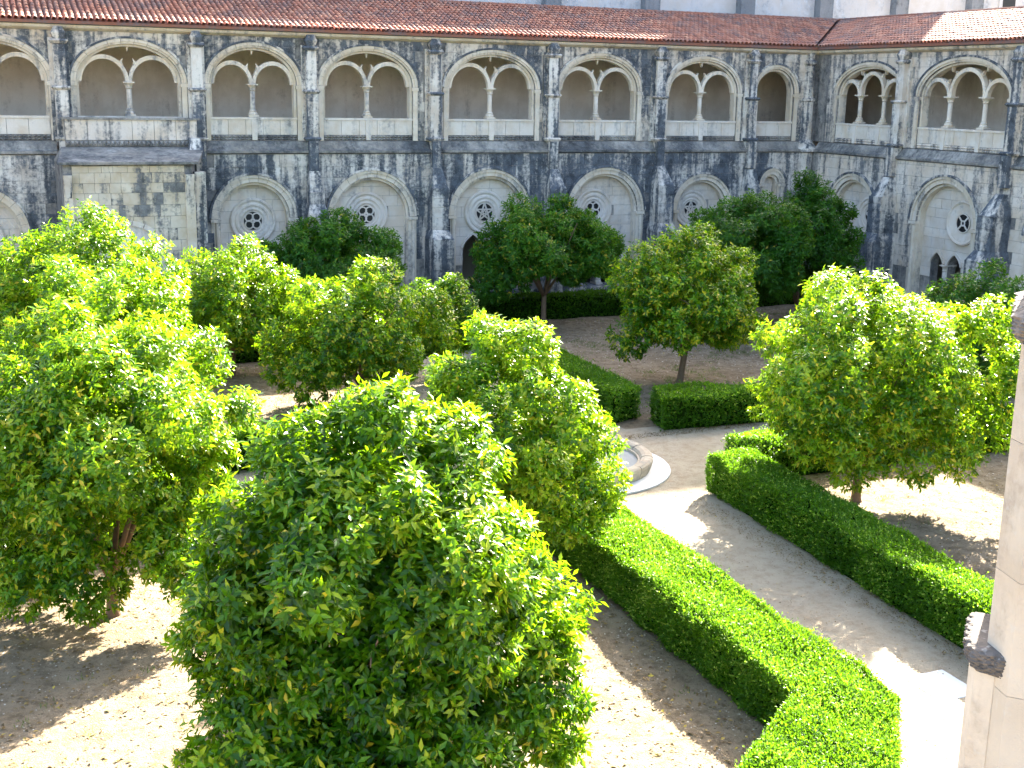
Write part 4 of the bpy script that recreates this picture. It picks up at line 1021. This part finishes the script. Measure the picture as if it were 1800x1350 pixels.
# ---------------------------------------------------------------- pier beside the camera
pr_ = empty('stone_pier', (3.6, 3.5, 0)); tag(pr_, 'cream stone pier with a carved dark moulding close by at the right edge', 'pier')
def near_pier():
    D = 5.02
    e = Vector((0.695, -0.718, 0)); f = Vector((0.718, 0.695, 0)); base = Vector((3.6, 3.5, 0))
    rq = random.Random(5)
    def P(s, t): q = f*(D+t)+e*s - base; return (q.x, q.y)
    # s: to the right seen from the camera, t: away
    def resample(pts, step):
        out = []
        for i in range(len(pts)):
            a, b = Vector(pts[i]), Vector(pts[(i+1) % len(pts)]); n = max(1, int((b-a).length/step))
            out += [a.lerp(b, k/n) for k in range(n)]
        return out
    def carved(name, outline, zs, grow, amp, mat_, step=0.018):
        """moulding ring with worn leaf carving: many small faces pushed in and out"""
        base_ = resample(outline, step); n = len(base_); cx = sum(q[0] for q in base_)/n; cy = sum(q[1] for q in base_)/n
        vv = []
        for z, g_ in zip(zs, grow):
            for i, q in enumerate(base_):
                t = base_[(i+1) % n]-base_[i-1]; nn = Vector((t[1], -t[0])).normalized()
                k = g_ + (amp*(1.3*math.sin(i*0.55+math.sin(z*150)*1.8)*math.cos(z*230+i*0.12)+0.35*rq.uniform(-1, 1)) if 0 < g_ else 0.0)
                w = q+nn*k; vv.append((*P(w[0], w[1]), z))
        m = len(zs)
        ff = [(j*n+i, j*n+(i+1) % n, (j+1)*n+(i+1) % n, (j+1)*n+i) for j in range(m-1) for i in range(n)] + [tuple(range(n))[::-1], tuple((m-1)*n+i for i in range(n))]
        MB().add(vv, ff).build(name, mat_, pr_)
    shaft = [(0.0, 0.0), (0.09, -0.15), (0.62, -0.15), (0.80, 0.10), (0.80, 0.7), (0.0, 0.7)]
    z = 0.0
    core = MB().prism_z([P(*q) for q in [(0.008, 0.003), (0.093, -0.143), (0.617, -0.143), (0.79, 0.10), (0.79, 0.69), (0.008, 0.69)]], 0.0, 11.0).build('shaft', 'stone_near', pr_)
    while z < 11.0:
        zz = min(z+rq.uniform(0.42, 0.62), 11.0)
        MB().prism_z([P(*q) for q in shaft], z+0.0012, zz-0.0012).build('shaft_stone', 'stone_near', core)
        z = zz
    low = [(-0.06, 0.03), (-0.035, -0.05), (0.04, -0.075), (0.075, -0.05), (0.075, 0.3), (-0.06, 0.3)]
    MB().prism_z([P(*q) for q in low], 0.0, 7.20).build('colonnette', 'stone_near', pr_)
    cap = [(-0.06, 0.03), (-0.03, -0.06), (0.045, -0.085), (0.075, -0.10), (0.075, 0.3), (-0.06, 0.3)]
    carved('carved_moulding', cap, [7.17+0.105*i/20 for i in range(21)], [0]+[0.006+0.020*math.sin(math.pi*min(1, i/13)*0.5) for i in range(1, 18)]+[0.02, 0.012, 0.0], 0.006, 'stone_near_dark', 0.005)
    carved('upper_moulding', [(-0.005, -0.005), (0.085, -0.155), (0.625, -0.155), (0.805, 0.10), (0.805, 0.6), (-0.005, 0.6)], [8.50+0.12*i/16 for i in range(17)], [0]+[0.008+0.026*math.sin(math.pi*min(1, i/10)*0.5) for i in range(1, 15)]+[0.012, 0.0], 0.008, 'stone_near_dark', 0.010)
near_pier()

# ---------------------------------------------------------------- litter and weeds
def scatter(name, n, lo, hi, L, W, material, seed, z=0.012, flat=0.35, mu=0.45, sd=0.25, avoid=()):
    rg = np.random.default_rng(seed)
    xy = rg.uniform(lo, hi, (n, 2))
    for poly in avoid: xy = xy[~in_poly(xy[:, 0], xy[:, 1], poly)]
    n = len(xy); P = np.c_[xy, (bed_z(xy[:, 0], xy[:, 1]) if z > 0.01 else 0.012)+0.006+rg.uniform(0, 0.015, n)]
    a = rg.uniform(0, 6.28, n); D = nrm(np.c_[np.cos(a), np.sin(a), rg.normal(0, flat*0.4, n)])
    Nn = nrm(np.c_[rg.normal(0, flat, n), rg.normal(0, flat, n), np.ones(n)]); Nn = nrm(Nn-(Nn*D).sum(1, keepdims=True)*D)
    V, F, T = leaves(P, D, Nn, L*rg.uniform(0.6, 1.2, n), W*rg.uniform(0.6, 1.2, n), np.clip(rg.normal(mu, sd, n), 0, 1), True)
    return V, F, T
parts = [scatter('a', 5200, (-4, 11.8), (10.3, 24.8), 0.10, 0.048, 'leaf_dry', 301), scatter('b', 2400, (17, 12.5), (30, 24.5), 0.085, 0.04, 'leaf_dry', 302),
         scatter('c', 2400, (-4, 31), (16, 42), 0.09, 0.045, 'leaf_dry', 303), scatter('d', 2400, (18, 31), (34, 46), 0.09, 0.045, 'leaf_dry', 304), scatter('e', 420, (12, 11), (15.6, 25), 0.05, 0.025, 'leaf_dry', 305, z=0.004), scatter('f', 1500, (14.85, 13.0), (15.45, 24.6), 0.05, 0.026, 'leaf_dry', 306, z=0.004, mu=0.3), scatter('g', 700, (11.9, 13.0), (12.25, 24.6), 0.05, 0.026, 'leaf_dry', 307, z=0.004, mu=0.3), scatter('h', 700, (16.2, 29.2), (20.5, 29.6), 0.06, 0.03, 'leaf_dry', 308, z=0.004, mu=0.2)]
k = 0; Vs, Fs, Ts = [], [], []
for V, F, T in parts: Vs.append(V); Fs.append(F+k); Ts.append(T); k += len(V)
def tufts(n, lo, hi, seed):
    rg = np.random.default_rng(seed)
    c = rg.uniform(lo, hi, (n//14, 2)); keep = (np.sin(c[:, 0]*0.9+1.0)*np.sin(c[:, 1]*1.1) + rg.normal(0, 0.35, len(c))) > 0.25; c = c[keep]
    P = np.repeat(c, 14, 0)+rg.normal(0, 0.09, (len(c)*14, 2)); m = len(P); P = np.c_[P, bed_z(P[:, 0], P[:, 1])-0.01]
    D = nrm(np.c_[rg.normal(0, 0.5, (m, 2)), np.ones(m)]); Nn = nrm(np.cross(D, rg.normal(size=(m, 3))))
    return leaves(P, D, Nn, rg.uniform(0.04, 0.12, m), np.full(m, 0.014), rg.random(m), False)
gp = [tufts(26000, (18, 31), (35, 46), 311), tufts(14000, (-4, 31), (15, 42), 312), tufts(4000, (-4, 12), (10, 24), 313), tufts(4000, (17, 12), (32, 24), 314)]
k = 0; Vg, Fg, Tg = [], [], []
for V, F, T in gp: Vg.append(V); Fg.append(F+k); Tg.append(T); k += len(V)
tag(raw_mesh('grass', np.concatenate(Vg), np.concatenate(Fg), np.concatenate(Tg), 'grass'), 'thin patchy grass and weeds growing in the sandy beds', 'grass', kind='stuff')
lt = raw_mesh('fallen_leaves', np.concatenate(Vs), np.concatenate(Fs), np.concatenate(Ts), 'leaf_dry')
def pebbles(n, lo, hi, rmin, rmax, seed):
    rg = np.random.default_rng(seed); xy = rg.uniform(lo, hi, (n, 2)); r = rg.uniform(rmin, rmax, n)**1.0
    off = np.array([(1, 0, 0), (0, 1, 0), (-1, 0, 0), (0, -1, 0), (0, 0, 0.8)], float)
    a = rg.uniform(0, 6.28, n); c, s_ = np.cos(a), np.sin(a); st = rg.uniform(0.6, 1.3, n)
    V = np.zeros((n, 5, 3))
    for i, o in enumerate(off):
        x, y = o[0]*st, o[1]
        V[:, i, 0] = xy[:, 0]+r*(x*c-y*s_); V[:, i, 1] = xy[:, 1]+r*(x*s_+y*c); V[:, i, 2] = r*o[2]*0.8+0.002+(bed_z(xy[:, 0], xy[:, 1]) if seed != 325 else 0.004)
    f = np.array([(0, 1, 4), (1, 2, 4), (2, 3, 4), (3, 0, 4)])
    return V.reshape(-1, 3), (f[None]+(np.arange(n)*5)[:, None, None]).reshape(-1, 3), np.repeat(rg.random(n), 5)
gv = [pebbles(16000, (-5, 11.7), (10.4, 25), 0.006, 0.022, 321), pebbles(9000, (16.6, 11.7), (34, 24.6), 0.008, 0.026, 322), pebbles(7000, (17.8, 31), (35, 46.5), 0.012, 0.035, 323),
      pebbles(6000, (-5, 31), (16, 42), 0.012, 0.032, 324), pebbles(2500, (11.9, 11), (15.8, 30), 0.005, 0.014, 325)]
k = 0; Vp, Fp, Tp = [], [], []
for V, F, T in gv: Vp.append(V); Fp.append(F+k); Tp.append(T); k += len(V)
tag(raw_mesh('gravel', np.concatenate(Vp), np.concatenate(Fp), np.concatenate(Tp), 'pebble'), 'loose pale grit lying over the soil of the beds', 'gravel', kind='stuff')
tag(lt, 'dry brown and yellow leaves scattered over the sandy soil', 'leaf litter', kind='stuff')
